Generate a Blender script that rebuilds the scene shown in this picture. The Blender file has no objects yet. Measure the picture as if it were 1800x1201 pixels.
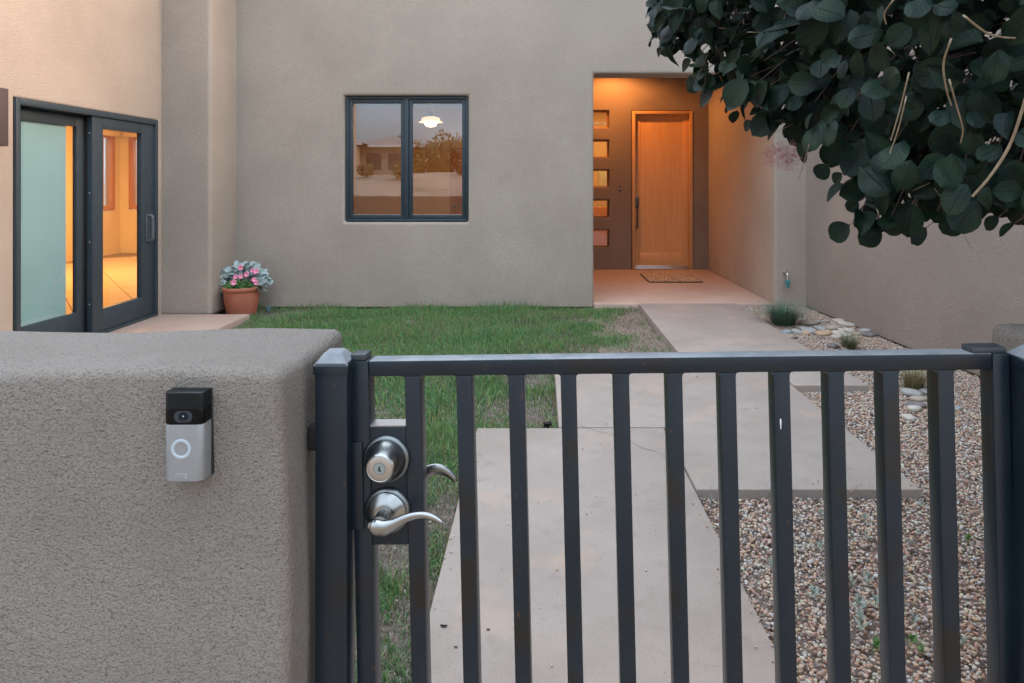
import bpy, bmesh, math, random
import numpy as np
from mathutils import Vector, Matrix, Euler

scene = bpy.context.scene
COL = scene.collection
R = math.radians
H = 1.39                                    # eye height above the porch floor (z = 0)

# ------------------------------------------------------------------ camera
cd = bpy.data.cameras.new('camera'); cam = bpy.data.objects.new('camera', cd); COL.objects.link(cam)
cam.location = (0, 0, H); cam.rotation_euler = (R(90), 0, 0)
cd.sensor_width = 36; cd.lens = 24
cd.shift_x = -50 / 1800; cd.shift_y = -278.5 / 1800
cd.clip_start = 0.05; cd.clip_end = 3000
cd.dof.use_dof = True; cd.dof.focus_distance = 2.2; cd.dof.aperture_fstop = 22
scene.camera = cam

# ------------------------------------------------------------------ dusk sky and the last warm light
SUN_EL, SUN_AZ = 7.0, 80.0                  # azimuth clockwise from +Y
world = bpy.data.worlds.new('World'); scene.world = world; world.use_nodes = True
nt = world.node_tree; nt.nodes.clear()
wo = nt.nodes.new('ShaderNodeOutputWorld'); bg = nt.nodes.new('ShaderNodeBackground')
sk = nt.nodes.new('ShaderNodeTexSky'); sk.sky_type = 'NISHITA'; sk.sun_disc = False
sk.sun_elevation = R(SUN_EL); sk.sun_rotation = R(SUN_AZ); sk.air_density = 1.0; sk.dust_density = 2.0; sk.ozone_density = 1.5
tc = nt.nodes.new('ShaderNodeTexCoord'); mp = nt.nodes.new('ShaderNodeMapping'); mp.inputs['Scale'].default_value = (1.3, 1.3, 3.6)
nz = nt.nodes.new('ShaderNodeTexNoise'); nz.inputs['Scale'].default_value = 1.9; nz.inputs['Detail'].default_value = 7; nz.inputs['Roughness'].default_value = .55
rp = nt.nodes.new('ShaderNodeValToRGB')
rp.color_ramp.elements[0].position = .30; rp.color_ramp.elements[0].color = (.55,)*3 + (1,)
rp.color_ramp.elements[1].position = .66; rp.color_ramp.elements[1].color = (.95,)*3 + (1,)
cr = nt.nodes.new('ShaderNodeValToRGB')      # the clouds themselves, lilac grey to pale
cr.color_ramp.elements[0].position = .36; cr.color_ramp.elements[0].color = (3.0, 3.55, 4.35, 1)
cr.color_ramp.elements[1].position = .70; cr.color_ramp.elements[1].color = (5.2, 5.75, 6.4, 1)
mx = nt.nodes.new('ShaderNodeMix'); mx.data_type = 'RGBA'
L = nt.links.new
L(tc.outputs['Generated'], mp.inputs['Vector']); L(mp.outputs[0], nz.inputs['Vector'])
L(nz.outputs[0], rp.inputs[0]); L(nz.outputs[0], cr.inputs[0])
L(rp.outputs[0], mx.inputs[0]); L(sk.outputs[0], mx.inputs[6]); L(cr.outputs[0], mx.inputs[7])
zs = nt.nodes.new('ShaderNodeSeparateXYZ'); zr = nt.nodes.new('ShaderNodeMapRange')      # an overcast sky is brighter overhead than at the horizon
zr.inputs[1].default_value = 0; zr.inputs[2].default_value = 1; zr.inputs[3].default_value = .46; zr.inputs[4].default_value = 1.85
L(tc.outputs['Generated'], zs.inputs[0]); L(zs.outputs[2], zr.inputs[0])
ml = nt.nodes.new('ShaderNodeVectorMath'); ml.operation = 'SCALE'; L(mx.outputs[2], ml.inputs[0]); L(zr.outputs[0], ml.inputs['Scale'])
L(ml.outputs[0], bg.inputs[0]); bg.inputs[1].default_value = .12; L(bg.outputs[0], wo.inputs[0])
sd = bpy.data.lights.new('sun', 'SUN'); sun = bpy.data.objects.new('sun', sd); COL.objects.link(sun)
sd.energy = 1.1; sd.angle = R(28); sd.color = (1, .64, .42)
_d = Vector((math.sin(R(SUN_AZ)) * math.cos(R(22)), math.cos(R(SUN_AZ)) * math.cos(R(22)), math.sin(R(22))))
sun.rotation_euler = _d.to_track_quat('Z', 'Y').to_euler()
sun.location = (20, 0, 20)
vs = scene.view_settings
vs.view_transform = 'Standard'; vs.look = 'None'; vs.gamma = 1; vs.use_curve_mapping = False; vs.exposure = 2.02

# ------------------------------------------------------------------ helpers
rng = np.random.default_rng(7); random.seed(7)
def at(u, v, Y): return Vector(((u - 950) / 1200 * Y, Y, H - (v - 322) / 1200 * Y))
def gnd(u, v, z=0.0):
    Y = (H - z) * 1200 / (v - 322); return Vector(((u - 950) / 1200 * Y, Y, z))

def tag(o, label=None, cat=None, group=None, kind=None):
    if label: o['label'] = label
    if cat: o['category'] = cat
    if group: o['group'] = group
    if kind: o['kind'] = kind
    return o
def thing(name, label, cat, loc=(0, 0, 0), group=None, rot=(0, 0, 0)):
    o = bpy.data.objects.new(name, None); COL.objects.link(o); o.empty_display_size = .05
    o.location = loc; o.rotation_euler = rot
    return tag(o, label, cat, group)
def link(name, me, parent=None, loc=None, rot=None):
    o = bpy.data.objects.new(name, me); COL.objects.link(o)
    if parent: o.parent = parent
    if loc is not None: o.location = loc
    if rot is not None: o.rotation_euler = rot
    return o
def finish(name, bm, mat, parent=None, smooth=True, ang=40):
    me = bpy.data.meshes.new(name); bmesh.ops.recalc_face_normals(bm, faces=bm.faces)
    bm.to_mesh(me); bm.free()
    for m in (mat if isinstance(mat, (list, tuple)) else [mat]): me.materials.append(m)
    if smooth:
        me.polygons.foreach_set('use_smooth', [True] * len(me.polygons))
        me.set_sharp_from_angle(angle=R(ang))
    return link(name, me, parent)
def bx(bm, lo, hi, bev=0, seg=2, mi=0):
    """a box between two corners, all edges bevelled"""
    b = bmesh.new(); bmesh.ops.create_cube(b, size=1)
    lo = Vector(lo); hi = Vector(hi)
    for v in b.verts: v.co = Vector([(lo[i] + hi[i]) / 2 + v.co[i] * (hi[i] - lo[i]) for i in range(3)])
    if bev: bmesh.ops.bevel(b, geom=b.edges[:], offset=bev, segments=seg, affect='EDGES', profile=.5)
    for f in b.faces: f.material_index = mi
    t = bpy.data.meshes.new('t'); b.to_mesh(t); b.free(); bm.from_mesh(t); bpy.data.meshes.remove(t)
def box(name, lo, hi, mat, parent=None, bev=0, seg=2):
    bm = bmesh.new(); bx(bm, lo, hi, bev, seg); return finish(name, bm, mat, parent)
def lathe(bm, prof, n=32, M=None):
    """prof: (radius, height) pairs, turned round z, then through M"""
    rings = []
    for r, z in prof:
        rings.append([bm.verts.new((r * math.cos(2*math.pi*k/n), r * math.sin(2*math.pi*k/n), z)) for k in range(n)] if r > 1e-6 else [bm.verts.new((0, 0, z))])
    for a, b in zip(rings, rings[1:]):
        for k in range(n):
            q = (k + 1) % n
            if len(a) == 1 and len(b) > 1: bm.faces.new((a[0], b[k], b[q]))
            elif len(b) == 1 and len(a) > 1: bm.faces.new((a[k], a[q], b[0]))
            elif len(a) > 1: bm.faces.new((a[k], a[q], b[q], b[k]))
    if M:
        for ring in rings:
            for v in ring: v.co = M @ v.co
def tube(bm, pts, rad, n=6, cap=True):
    pts = [Vector(p) for p in pts]
    if not hasattr(rad, '__len__'): rad = [rad] * len(pts)
    rings = []; up = Vector((.13, .21, .97))
    for i, p in enumerate(pts):
        t = (pts[min(i + 1, len(pts) - 1)] - pts[max(i - 1, 0)]).normalized()
        x = t.cross(up)
        if x.length < 1e-3: x = t.cross(Vector((1, 0, 0)))
        x.normalize(); y = t.cross(x)
        rings.append([bm.verts.new(p + float(rad[i]) * (x * math.cos(2*math.pi*k/n) + y * math.sin(2*math.pi*k/n))) for k in range(n)])
    for a, b in zip(rings, rings[1:]):
        for k in range(n): bm.faces.new((a[k], a[(k+1) % n], b[(k+1) % n], b[k]))
    if cap: bm.faces.new(rings[0]); bm.faces.new(rings[-1])
def spline(pts, n=6):
    """Catmull-Rom through points"""
    P = [Vector(p) for p in pts]; P = [P[0]*2 - P[1]] + P + [P[-1]*2 - P[-2]]; out = []
    for i in range(1, len(P) - 2):
        for k in range(n):
            t = k / n; a, b, c, d = P[i-1], P[i], P[i+1], P[i+2]
            out.append(.5 * ((2*b) + (c-a)*t + (2*a-5*b+4*c-d)*t*t + (3*b-a-3*c+d)*t**3))
    out.append(P[-2]); return out
def np_mesh(name, V, F, mat, col=None, uv=None, smooth=False, parent=None):
    """V n x 3, F m x k (all triangles or all quads); col: n x 3 point colours; uv: n x 2"""
    me = bpy.data.meshes.new(name); n, m, k = len(V), len(F), F.shape[1]
    me.vertices.add(n); me.vertices.foreach_set('co', np.ascontiguousarray(V, np.float32).ravel())
    me.loops.add(m * k); me.loops.foreach_set('vertex_index', np.ascontiguousarray(F, np.int32).ravel())
    me.polygons.add(m); me.polygons.foreach_set('loop_start', np.arange(0, m * k, k, dtype=np.int32))
    if smooth: me.polygons.foreach_set('use_smooth', np.ones(m, bool))
    if col is not None:
        a = me.attributes.new('tint', 'FLOAT_COLOR', 'POINT'); a.data.foreach_set('color', np.concatenate([col, np.ones((n, 1))], 1).astype(np.float32).ravel())
    if uv is not None:
        u = me.uv_layers.new(name='uv'); u.data.foreach_set('uv', uv[F.ravel()].astype(np.float32).ravel())
    me.update(calc_edges=True); me.materials.append(mat)
    return link(name, me, parent)
def rand_rot(n):
    q = rng.normal(size=(n, 4)); q /= np.linalg.norm(q, axis=1)[:, None]; w, x, y, z = q.T
    return np.stack([np.stack([1-2*(y*y+z*z), 2*(x*y-z*w), 2*(x*z+y*w)], -1), np.stack([2*(x*y+z*w), 1-2*(x*x+z*z), 2*(y*z-x*w)], -1),
                     np.stack([2*(x*z-y*w), 2*(y*z+x*w), 1-2*(x*x+y*y)], -1)], 1)
def rotz(a):
    c, s = np.cos(a), np.sin(a); o = np.zeros_like(a)
    return np.stack([np.stack([c, -s, o], -1), np.stack([s, c, o], -1), np.stack([o, o, o + 1], -1)], 1)

# ------------------------------------------------------------------ materials
def mat(name, c, c2=None, ns=4.0, rough=.6, metal=0.0, bumps=(), ramp=(.35, .65), spec=.5, tint=None, extra=None, stretch=None, coat=0):
    m = bpy.data.materials.new(name); m.use_nodes = True; t = m.node_tree; b = t.nodes['Principled BSDF']
    b.inputs['Roughness'].default_value = rough; b.inputs['Metallic'].default_value = metal; b.inputs['Specular IOR Level'].default_value = spec
    b.inputs['Coat Weight'].default_value = coat
    b.inputs['Base Color'].default_value = (*c, 1)
    geo = t.nodes.new('ShaderNodeTexCoord').outputs['Object'] if stretch == 'obj' else t.nodes.new('ShaderNodeNewGeometry').outputs['Position']
    if stretch and stretch != 'obj':
        s = t.nodes.new('ShaderNodeMapping'); s.inputs['Scale'].default_value = stretch; t.links.new(geo, s.inputs[0]); geo = s.outputs[0]
    out = None
    if c2 is not None:
        n = t.nodes.new('ShaderNodeTexNoise'); n.inputs['Scale'].default_value = ns; n.inputs['Detail'].default_value = 6; n.inputs['Roughness'].default_value = .62
        t.links.new(geo, n.inputs['Vector'])
        r = t.nodes.new('ShaderNodeValToRGB'); r.color_ramp.elements[0].position, r.color_ramp.elements[1].position = ramp
        r.color_ramp.elements[0].color = (*c, 1); r.color_ramp.elements[1].color = (*c2, 1)
        t.links.new(n.outputs[0], r.inputs[0]); out = r.outputs[0]
    if tint:
        a = t.nodes.new('ShaderNodeAttribute'); a.attribute_name = 'tint'
        if out is None: out = a.outputs['Color']
        else:
            k = t.nodes.new('ShaderNodeMix'); k.data_type = 'RGBA'; k.blend_type = 'MULTIPLY'; k.inputs[0].default_value = 1
            t.links.new(a.outputs['Color'], k.inputs[6]); t.links.new(out, k.inputs[7]); out = k.outputs[2]
    if extra:                                   # (scale, lo, hi, colour): spots of another colour
        for sc_, lo, hi, cc in extra:
            n = t.nodes.new('ShaderNodeTexNoise'); n.inputs['Scale'].default_value = sc_; n.inputs['Detail'].default_value = 3
            t.links.new(geo, n.inputs['Vector'])
            r = t.nodes.new('ShaderNodeMapRange'); r.inputs[1].default_value = lo; r.inputs[2].default_value = hi
            t.links.new(n.outputs[0], r.inputs[0])
            k = t.nodes.new('ShaderNodeMix'); k.data_type = 'RGBA'; t.links.new(r.outputs[0], k.inputs[0])
            if out is not None: t.links.new(out, k.inputs[6])
            else: k.inputs[6].default_value = (*c, 1)
            k.inputs[7].default_value = (*cc, 1); out = k.outputs[2]
    if out is not None: t.links.new(out, b.inputs['Base Color'])
    prev = None
    for sc_, dist, det in bumps:
        n = t.nodes.new('ShaderNodeTexNoise'); n.inputs['Scale'].default_value = sc_; n.inputs['Detail'].default_value = det; n.inputs['Roughness'].default_value = .55
        t.links.new(geo, n.inputs['Vector'])
        u = t.nodes.new('ShaderNodeBump'); u.inputs['Strength'].default_value = 1; u.inputs['Distance'].default_value = dist
        t.links.new(n.outputs[0], u.inputs['Height'])
        if prev: t.links.new(prev, u.inputs['Normal'])
        prev = u.outputs[0]
    if prev: t.links.new(prev, b.inputs['Normal'])
    return m
def glass(name, refl, tint=(.97, .98, .98), ior=None):
    m = bpy.data.materials.new(name); m.use_nodes = True; t = m.node_tree; t.nodes.clear()
    o = t.nodes.new('ShaderNodeOutputMaterial'); x = t.nodes.new('ShaderNodeMixShader')
    g = t.nodes.new('ShaderNodeBsdfGlossy'); g.inputs['Roughness'].default_value = .003; g.inputs['Color'].default_value = (.95, .97, 1, 1)
    p = t.nodes.new('ShaderNodeBsdfTransparent'); p.inputs['Color'].default_value = (*tint, 1)
    lw = t.nodes.new('ShaderNodeLayerWeight'); lw.inputs['Blend'].default_value = .35
    mr = t.nodes.new('ShaderNodeMapRange'); mr.inputs[3].default_value = refl; mr.inputs[4].default_value = .9
    t.links.new(lw.outputs['Fresnel'], mr.inputs[0])
    pw = t.nodes.new('ShaderNodeMath'); pw.operation = 'POWER'; pw.inputs[1].default_value = 3.0
    t.links.new(lw.outputs['Facing'], pw.inputs[0]); t.links.new(pw.outputs[0], mr.inputs[0])
    t.links.new(mr.outputs[0], x.inputs[0]); t.links.new(p.outputs[0], x.inputs[1]); t.links.new(g.outputs[0], x.inputs[2]); t.links.new(x.outputs[0], o.inputs[0])
    return m
def glow(name, c, s):
    m = bpy.data.materials.new(name); m.use_nodes = True; b = m.node_tree.nodes['Principled BSDF']
    b.inputs['Base Color'].default_value = (*c, 1); b.inputs['Emission Color'].default_value = (*c, 1); b.inputs['Emission Strength'].default_value = s
    return m

ST_A, ST_B = (.398, .338, .280), (.462, .396, .331)
m_stucco = mat('stucco', ST_A, ST_B, 1.3, .93, bumps=((85, .0055, 4), (230, .0034, 2)), spec=.15, extra=((150, .52, .66, (.335, .296, .252)), (.55, .50, .72, (.375, .328, .275)),))
m_wing = mat('wing_stucco', (.318, .272, .235), (.372, .320, .280), 1.3, .93, bumps=((85, .0055, 4), (230, .0034, 2)), spec=.15, extra=((150, .52, .66, (.262, .226, .196)),))  # darker copy of the house stucco; the wall's shade is in the colour
m_porch_back = mat('porch_back_stucco', (.235, .188, .155), (.275, .222, .185), 1.3, .93, bumps=((85, .0055, 4), (230, .0028, 2)), spec=.15)  # darker stucco colour for the porch back wall
m_stucco_near = mat('rough_stucco', (.236, .208, .182), (.278, .247, .218), 3.0, .95, bumps=((150, .0048, 2), (360, .0048, 3)), spec=.12, extra=((300, .52, .68, (.172, .150, .130)),))
m_found = mat('concrete_footing', (.10, .085, .07), (.16, .135, .11), 9, .95)
m_slate = mat('slate_paint', (.034, .050, .062), (.042, .060, .072), 14, .40, spec=.3, bumps=((240, .0002, 2),))
m_slate_dk = mat('slate_paint_dark', (.030, .038, .044), None, 1, .45)
m_gate = mat('gate_paint', (.0040, .0095, .0155), (.0065, .0130, .0205), 9, .34, spec=.42, bumps=((260, .0003, 2), (30, .0004, 2)), extra=((6, .58, .68, (.011, .009, .008)), (75, .69, .75, (.045, .022, .014)), (420, .70, .76, (.045, .052, .058))))
m_nickel = mat('satin_nickel', (.36, .365, .36), (.31, .315, .31), 40, .27, 1.0, bumps=((600, .00006, 1),))
m_nickel_dk = mat('worn_nickel', (.17, .19, .20), (.22, .235, .24), 30, .36, 1.0)
m_black = mat('black_plastic', (.006, .008, .010), None, 1, .35, spec=.2)
m_alu = mat('aluminium', (.62, .62, .62), None, 1, .35, 1.0)
m_brownmetal = mat('brown_metal', (.075, .055, .052), None, 1, .5)
m_conc = mat('path_concrete', (.285, .242, .210), (.360, .310, .273), 2.2, .85, bumps=((420, .0007, 3), (60, .0006, 3)), ramp=(.30, .72), extra=((150, .60, .70, (.225, .19, .165)), (9, .58, .80, (.262, .222, .194)), (3.1, .56, .76, (.40, .305, .240)), (60, .72, .76, (.10, .08, .07))))
m_porch = mat('porch_concrete', (.43, .310, .250), (.49, .365, .30), 1.6, .62, bumps=((300, .0005, 2),))
m_soil = mat('soil', (.085, .066, .052), (.19, .155, .128), 26, .95, bumps=((90, .012, 5),), extra=((210, .60, .68, (.30, .27, .24)),))
m_gravelbed = mat('gravel_bed', (.16, .12, .10), (.34, .27, .22), 120, .95, bumps=((90, .012, 3),))
m_sand = mat('desert_sand', (.25, .185, .135), (.33, .25, .185), .5, .95, bumps=((6, .05, 4),), extra=((.35, .52, .66, (.15, .13, .08)), (7, .58, .66, (.14, .12, .07)), (1.7, .60, .68, (.30, .24, .17))))
m_tint = mat('grass_blade', (1, 1, 1), None, 1, .62, tint=True, spec=.25)
m_stone = mat('gravel_stone', (.80, .80, .80), (1.12, 1.08, 1.05), 130, .8, tint=True, spec=.3)
m_wood = mat('fir_wood', (.64, .325, .120), (.72, .42, .18), 3.2, .42, stretch=(14, 14, .55), bumps=((9, .0006, 4),), ramp=(.28, .72))
m_woodtrim = mat('fir_trim', (.52, .290, .120), (.60, .35, .16), 5, .45, stretch=(9, 9, .8))
m_innerwood = mat('window_wood', (.42, .17, .045), (.50, .22, .07), 5, .5, stretch=(8, 8, 1))
m_plaster = mat('warm_plaster', (.70, .60, .44), (.74, .64, .48), 2, .9)
m_plaster_b = mat('tan_plaster', (.62, .47, .32), (.66, .50, .35), 2, .9)
m_tile = mat('floor_tile', (.52, .42, .30), (.58, .47, .34), 2.5, .35)
m_grout = mat('tile_grout', (.26, .19, .12), None, 1, .9)
m_brass = mat('door_handle_metal', (.14, .125, .11), None, 1, .38, 1.0)
m_terra = mat('terracotta', (.38, .115, .062), (.44, .160, .095), 9, .72, bumps=((60, .002, 3),))
m_mat = mat('coir_mat', (.15, .09, .05), (.46, .32, .19), 55, .95, bumps=((90, .006, 3),), ramp=(.44, .56))
m_shade = mat('frosted_shade', (.25, .43, .44), (.28, .47, .48), 1.2, .55)
m_rubber = mat('dark_rubber', (.015, .014, .014), None, 1, .6)
g_win = glass('window_glass', .16); g_slide = glass('slider_glass', .05); g_block = glass('block_glass', .09)

# ------------------------------------------------------------------ ground
LAWN_Z, GRAV_Z = -.055, -.040
xs = np.unique(np.concatenate([np.linspace(-600, -40, 15), np.linspace(-40, 40, 61), np.linspace(40, 600, 15)]))
ys = np.unique(np.concatenate([np.linspace(-700, -60, 17), np.linspace(-60, 2, 49), np.linspace(2, 60, 20), np.linspace(60, 700, 17)]))
GX, GY = np.meshgrid(xs, ys)
def terrain(x, y):
    d = np.clip((-y - 5) / 25, 0, 1); d = d * d * (3 - 2 * d)
    return -.12 + 2.15 * d + .12 * np.sin(x * .5 + y * .3) * d + np.clip((-y - 45) * .006, 0, 3) * (1 + .3 * np.sin(x * .02))
Vg = np.stack([GX, GY, terrain(GX, GY)], -1).reshape(-1, 3)
nx = len(xs); ii, jj = np.meshgrid(np.arange(nx - 1), np.arange(len(ys) - 1)); b0 = (jj * nx + ii).ravel()
tag(np_mesh('ground', Vg, np.stack([b0, b0 + 1, b0 + nx + 1, b0 + nx], 1), m_sand, smooth=True), kind='structure')

def sheet(name, poly, z, mat_, amp=0.0, step=.09):
    (x0, y0), (x1, y1) = poly
    X = np.linspace(x0, x1, int((x1 - x0) / step) + 2); Y = np.linspace(y0, y1, int((y1 - y0) / step) + 2)
    A, B = np.meshgrid(X, Y); Z = z + amp * (np.sin(A * 4.1 + B * 1.7) + np.sin(A * 1.3 - B * 5.3 + 1) + .6 * np.sin(A * 11 + B * 9))
    n = len(X); i, j = np.meshgrid(np.arange(n - 1), np.arange(len(Y) - 1)); b = (j * n + i).ravel()
    return tag(np_mesh(name, np.stack([A, B, Z], -1).reshape(-1, 3), np.stack([b, b + 1, b + n + 1, b + n], 1), mat_, smooth=True), kind='structure')
sheet('lawn_soil', ((-4.0, 1.32), (1.4, 7.95)), LAWN_Z - .012, m_soil, .006)
sheet('gravel_bed', ((.5, .6), (3.6, 7.95)), GRAV_Z - .018, m_gravelbed, .004)

def slab(name, lo, hi, m=None, bev=.007):
    return tag(box(name, lo, hi, m or m_conc, bev=bev), kind='structure')
A_ = (-.36, .2, .70, 3.875); B_ = (.10, 3.09, 1.725, 5.28); C_ = (1.125, 4.665, 2.24, 7.84)
pa = slab('path', (A_[0], A_[1], -.16), (A_[2], A_[3], .001))
bm = bmesh.new()                               # the middle slab is notched round the near one
pts = [(.104, 3.881), (.706, 3.881), (.706, 3.09), (1.725, 3.09), (1.725, 5.28), (.104, 5.28)]
f = bm.faces.new([bm.verts.new((x, y, -.16)) for x, y in pts])
for v in [g for g in bmesh.ops.extrude_face_region(bm, geom=[f])['geom'] if isinstance(g, bmesh.types.BMVert)]: v.co.z = .004
bmesh.ops.bevel(bm, geom=[e for e in bm.edges if all(v.co.z > 0 for v in e.verts)], offset=.007, segments=2, affect='EDGES', profile=.5)
tag(finish('path', bm, m_conc), kind='structure')
bm = bmesh.new()
f = bm.faces.new([bm.verts.new((x, y, -.16)) for x, y in ((1.733, C_[1]), (C_[2], C_[1]), (C_[2], C_[3]), (C_[0], C_[3]), (C_[0], 5.288), (1.733, 5.288))])
for v in [g for g in bmesh.ops.extrude_face_region(bm, geom=[f])['geom'] if isinstance(g, bmesh.types.BMVert)]: v.co.z = .008
bmesh.ops.bevel(bm, geom=[e for e in bm.edges if all(v.co.z > 0 for v in e.verts)], offset=.007, segments=2, affect='EDGES', profile=.5)
tag(finish('path', bm, m_conc), kind='structure')
slab('porch_floor', (.614, 7.845, -.2), (2.697, 11.3, .000), m_porch, .010)
slab('landing', (-4.1, 5.0, -.2), (-3.07, 7.22, .004), m_porch, .01)
m_crack = mat('crack_dark', (.17, .135, .115), None, 1, .95)
cp = [gnd(u, v, .006) for u, v in ((1018, 746), (1032, 752), (1052, 758), (1078, 764), (1108, 776), (1132, 788), (1150, 792), (1166, 800), (1172, 806))]
bm = bmesh.new(); prev = None
for i, p in enumerate(spline(cp, 4)):
    w = .0016 + .0012 * random.random(); q = p + Vector((random.uniform(-.003, .003), random.uniform(-.004, .004), 0))
    a = bm.verts.new(q + Vector((0, -w, 0))); b = bm.verts.new(q + Vector((0, w, 0)))
    if prev: bm.faces.new((prev[0], a, b, prev[1]))
    prev = (a, b)
tag(finish('path_crack', bm, m_crack), kind='structure')

# ------------------------------------------------------------------ the house
house = thing('house', 'tan stucco adobe house with a lit entry porch, front window and sliding door', 'house', (0, 7.87, 0))
house_inv = Matrix.Translation((0, -7.87, 0))
def hp(o, parent=house):                      # parent keeping the world place
    o.parent = parent
    o.matrix_parent_inverse = (parent_world(parent)).inverted()
    return o
def parent_world(p):
    m = Matrix.LocRotScale(p.location, p.rotation_euler, p.scale)
    return parent_world(p.parent) @ p.matrix_parent_inverse @ m if p.parent else m
def part(name, bm, m, parent=house, ang=40): return hp(finish(name, bm, m, None, True, ang), parent)
def pbox(name, lo, hi, m, parent=house, bev=0, seg=2): return hp(box(name, lo, hi, m, None, bev, seg), parent)
def empty_part(name, loc, parent=house):
    o = bpy.data.objects.new(name, None); COL.objects.link(o); o.location = loc; return hp(o, parent)

def facade(name, us, vs, holes, mp, thick, m, bev=.03, parent=house):
    us = sorted(set(us + [h[0] for h in holes] + [h[1] for h in holes])); vs = sorted(set(vs + [h[2] for h in holes] + [h[3] for h in holes]))
    bm = bmesh.new(); V = {}
    def vert(i, j):
        if (i, j) not in V: V[i, j] = bm.verts.new((us[i], vs[j], 0))
        return V[i, j]
    fs = []
    for i in range(len(us) - 1):
        for j in range(len(vs) - 1):
            cx, cy = (us[i] + us[i+1]) / 2, (vs[j] + vs[j+1]) / 2
            if any(h[0] < cx < h[1] and h[2] < cy < h[3] for h in holes): continue
            fs.append(bm.faces.new((vert(i, j), vert(i+1, j), vert(i+1, j+1), vert(i, j+1))))
    r = bmesh.ops.extrude_face_region(bm, geom=fs)
    for v in [g for g in r['geom'] if isinstance(g, bmesh.types.BMVert)]: v.co.z = thick
    bmesh.ops.recalc_face_normals(bm, faces=bm.faces)
    bmesh.ops.dissolve_limit(bm, angle_limit=.01, verts=bm.verts, edges=bm.edges)
    if bev:
        ed = [e for e in bm.edges if len(e.link_faces) == 2 and e.calc_face_angle() > .5 and (e.verts[0].co.z < thick / 2 or e.verts[1].co.z < thick / 2)
              and not all(abs(v.co.y - vs[0]) < 1e-5 for v in e.verts)]
        bmesh.ops.bevel(bm, geom=ed, offset=bev, segments=4, affect='EDGES', profile=.5)
    for v in bm.verts: v.co = Vector(mp(*v.co))
    return part(name, bm, m, parent, 35)

WY = 7.87
# main front: window and porch openings
facade('wall', [-3.9, 3.25], [-.035, 5.3], [(-2.266, -.832, .936, 2.402), (.612, 2.70, -.035, 2.655)], lambda u, v, d: (u, WY + d, v), .20, m_stucco, .035)  # top is out of view, raised to keep light off the right wall
pbox('lintel', (.613, WY + .202, 2.657), (2.699, WY + .362, 3.25), m_stucco)
pbox('footing', (-3.9, WY + .045, -.3), (.60, WY + .3, -.037), m_found)
pbox('footing', (2.71, WY + .045, -.3), (3.1, WY + .3, -.037), m_found)
# porch: side walls, back wall with the door and five small windows, ceiling
DY = 10.97
bl = [(.806, 1.104, z0, z0 + .285) for z0 in (2.275, 1.800, 1.322, .838, .356)]
facade('wall', [.30, 3.0], [-.02, 3.25], [(1.466, 2.452, -.02, 2.556)] + bl, lambda u, v, d: (u, DY + d, v), .30, m_porch_back, .018)
pbox('wall', (.40, WY + .202, -.02), (.611, DY - .002, 3.25), m_stucco)
pbox('wall', (2.701, WY + .202, -.02), (3.0, DY - .002, 3.25), m_stucco)
pbox('porch_ceiling', (.38, WY + .364, 3.252), (3.05, DY + .3, 3.35), m_stucco)
# left wing wall with the sliding door, and the square pier in the corner
facade('wall', [1.0, 7.28], [-.02, 4.9], [(5.215, 7.15, -.02, 2.05)], lambda u, v, d: (-4.02 - d, u, v), .13, m_stucco, .02)  # unseen extra height added to shade the right wing wall
bm = bmesh.new(); bx(bm, (-4.3, 7.25, -.03), (-3.5, 8.0, 5.3), .045, 5); part('pier', bm, m_stucco)
pbox('footing', (-4.25, 7.29, -.3), (-3.54, 7.95, -.032), m_found)
# right wing wall
P0, P1 = Vector((3.06, 7.90, 0)), Vector((3.40, 2.4, 0)); dr = (P1 - P0).normalized(); nr = Vector((dr.y, -dr.x, 0)) * -1
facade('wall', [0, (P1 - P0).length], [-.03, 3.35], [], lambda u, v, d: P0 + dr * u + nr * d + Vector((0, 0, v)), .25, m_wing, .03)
facade('footing', [0, (P1 - P0).length], [-.3, -.032], [], lambda u, v, d: P0 + dr * u + nr * (d + .03) + Vector((0, 0, v)), .2, m_found, 0)

def frame_bm(lo, hi, w, y0, y1, axis='y', bev=.004):
    """a rectangular frame of four bars, butted; lo/hi = (a, z)"""
    bm = bmesh.new()
    def b(a0, z0, a1, z1):
        if axis == 'y': bx(bm, (a0, y0, z0), (a1, y1, z1), bev)
        else: bx(bm, (y0, a0, z0), (y1, a1, z1), bev)
    wl = w if hasattr(w, '__len__') else (w, w, w, w)       # left, right, bottom, top
    b(lo[0], lo[1], lo[0] + wl[0], hi[1]); b(hi[0] - wl[1], lo[1], hi[0], hi[1])
    b(lo[0] + wl[0] - .001, lo[1] + .0006, hi[0] - wl[1] + .001, lo[1] + wl[2]); b(lo[0] + wl[0] - .001, hi[1] - wl[3], hi[0] - wl[1] + .001, hi[1] - .0006)
    return bm
# front window
fy = WY + .055
win = empty_part('window', (-1.55, fy, .94))
part('frame', frame_bm((-2.262, .940), (-.836, 2.398), .034, fy, WY + .204), m_slate, win)
pbox('mullion', (-1.582, fy - .004, .972), (-1.532, fy + .118, 2.366), m_slate, win, .004)
for x0, x1 in ((-2.226, -1.584), (-1.530, -.872)):
    part('sash', frame_bm((x0, .975), (x1, 2.363), (.040, .040, .046, .044), fy + .014, fy + .07), m_slate, win)
    pbox('pane', (x0 + .036, fy + .040, 1.017), (x1 - .036, fy + .044, 2.323), g_win, win)
    pbox('glazing_bead', (x0 + .038, fy + .030, 1.019), (x1 - .038, fy + .036, 1.024), m_alu, win)
    pbox('roller_shade', (x0 + .02, fy + .13, 2.305), (x1 - .02, fy + .17, 2.40), mat('shade_cassette', (.10, .13, .15), None, 1, .6), win, .005)

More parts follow.
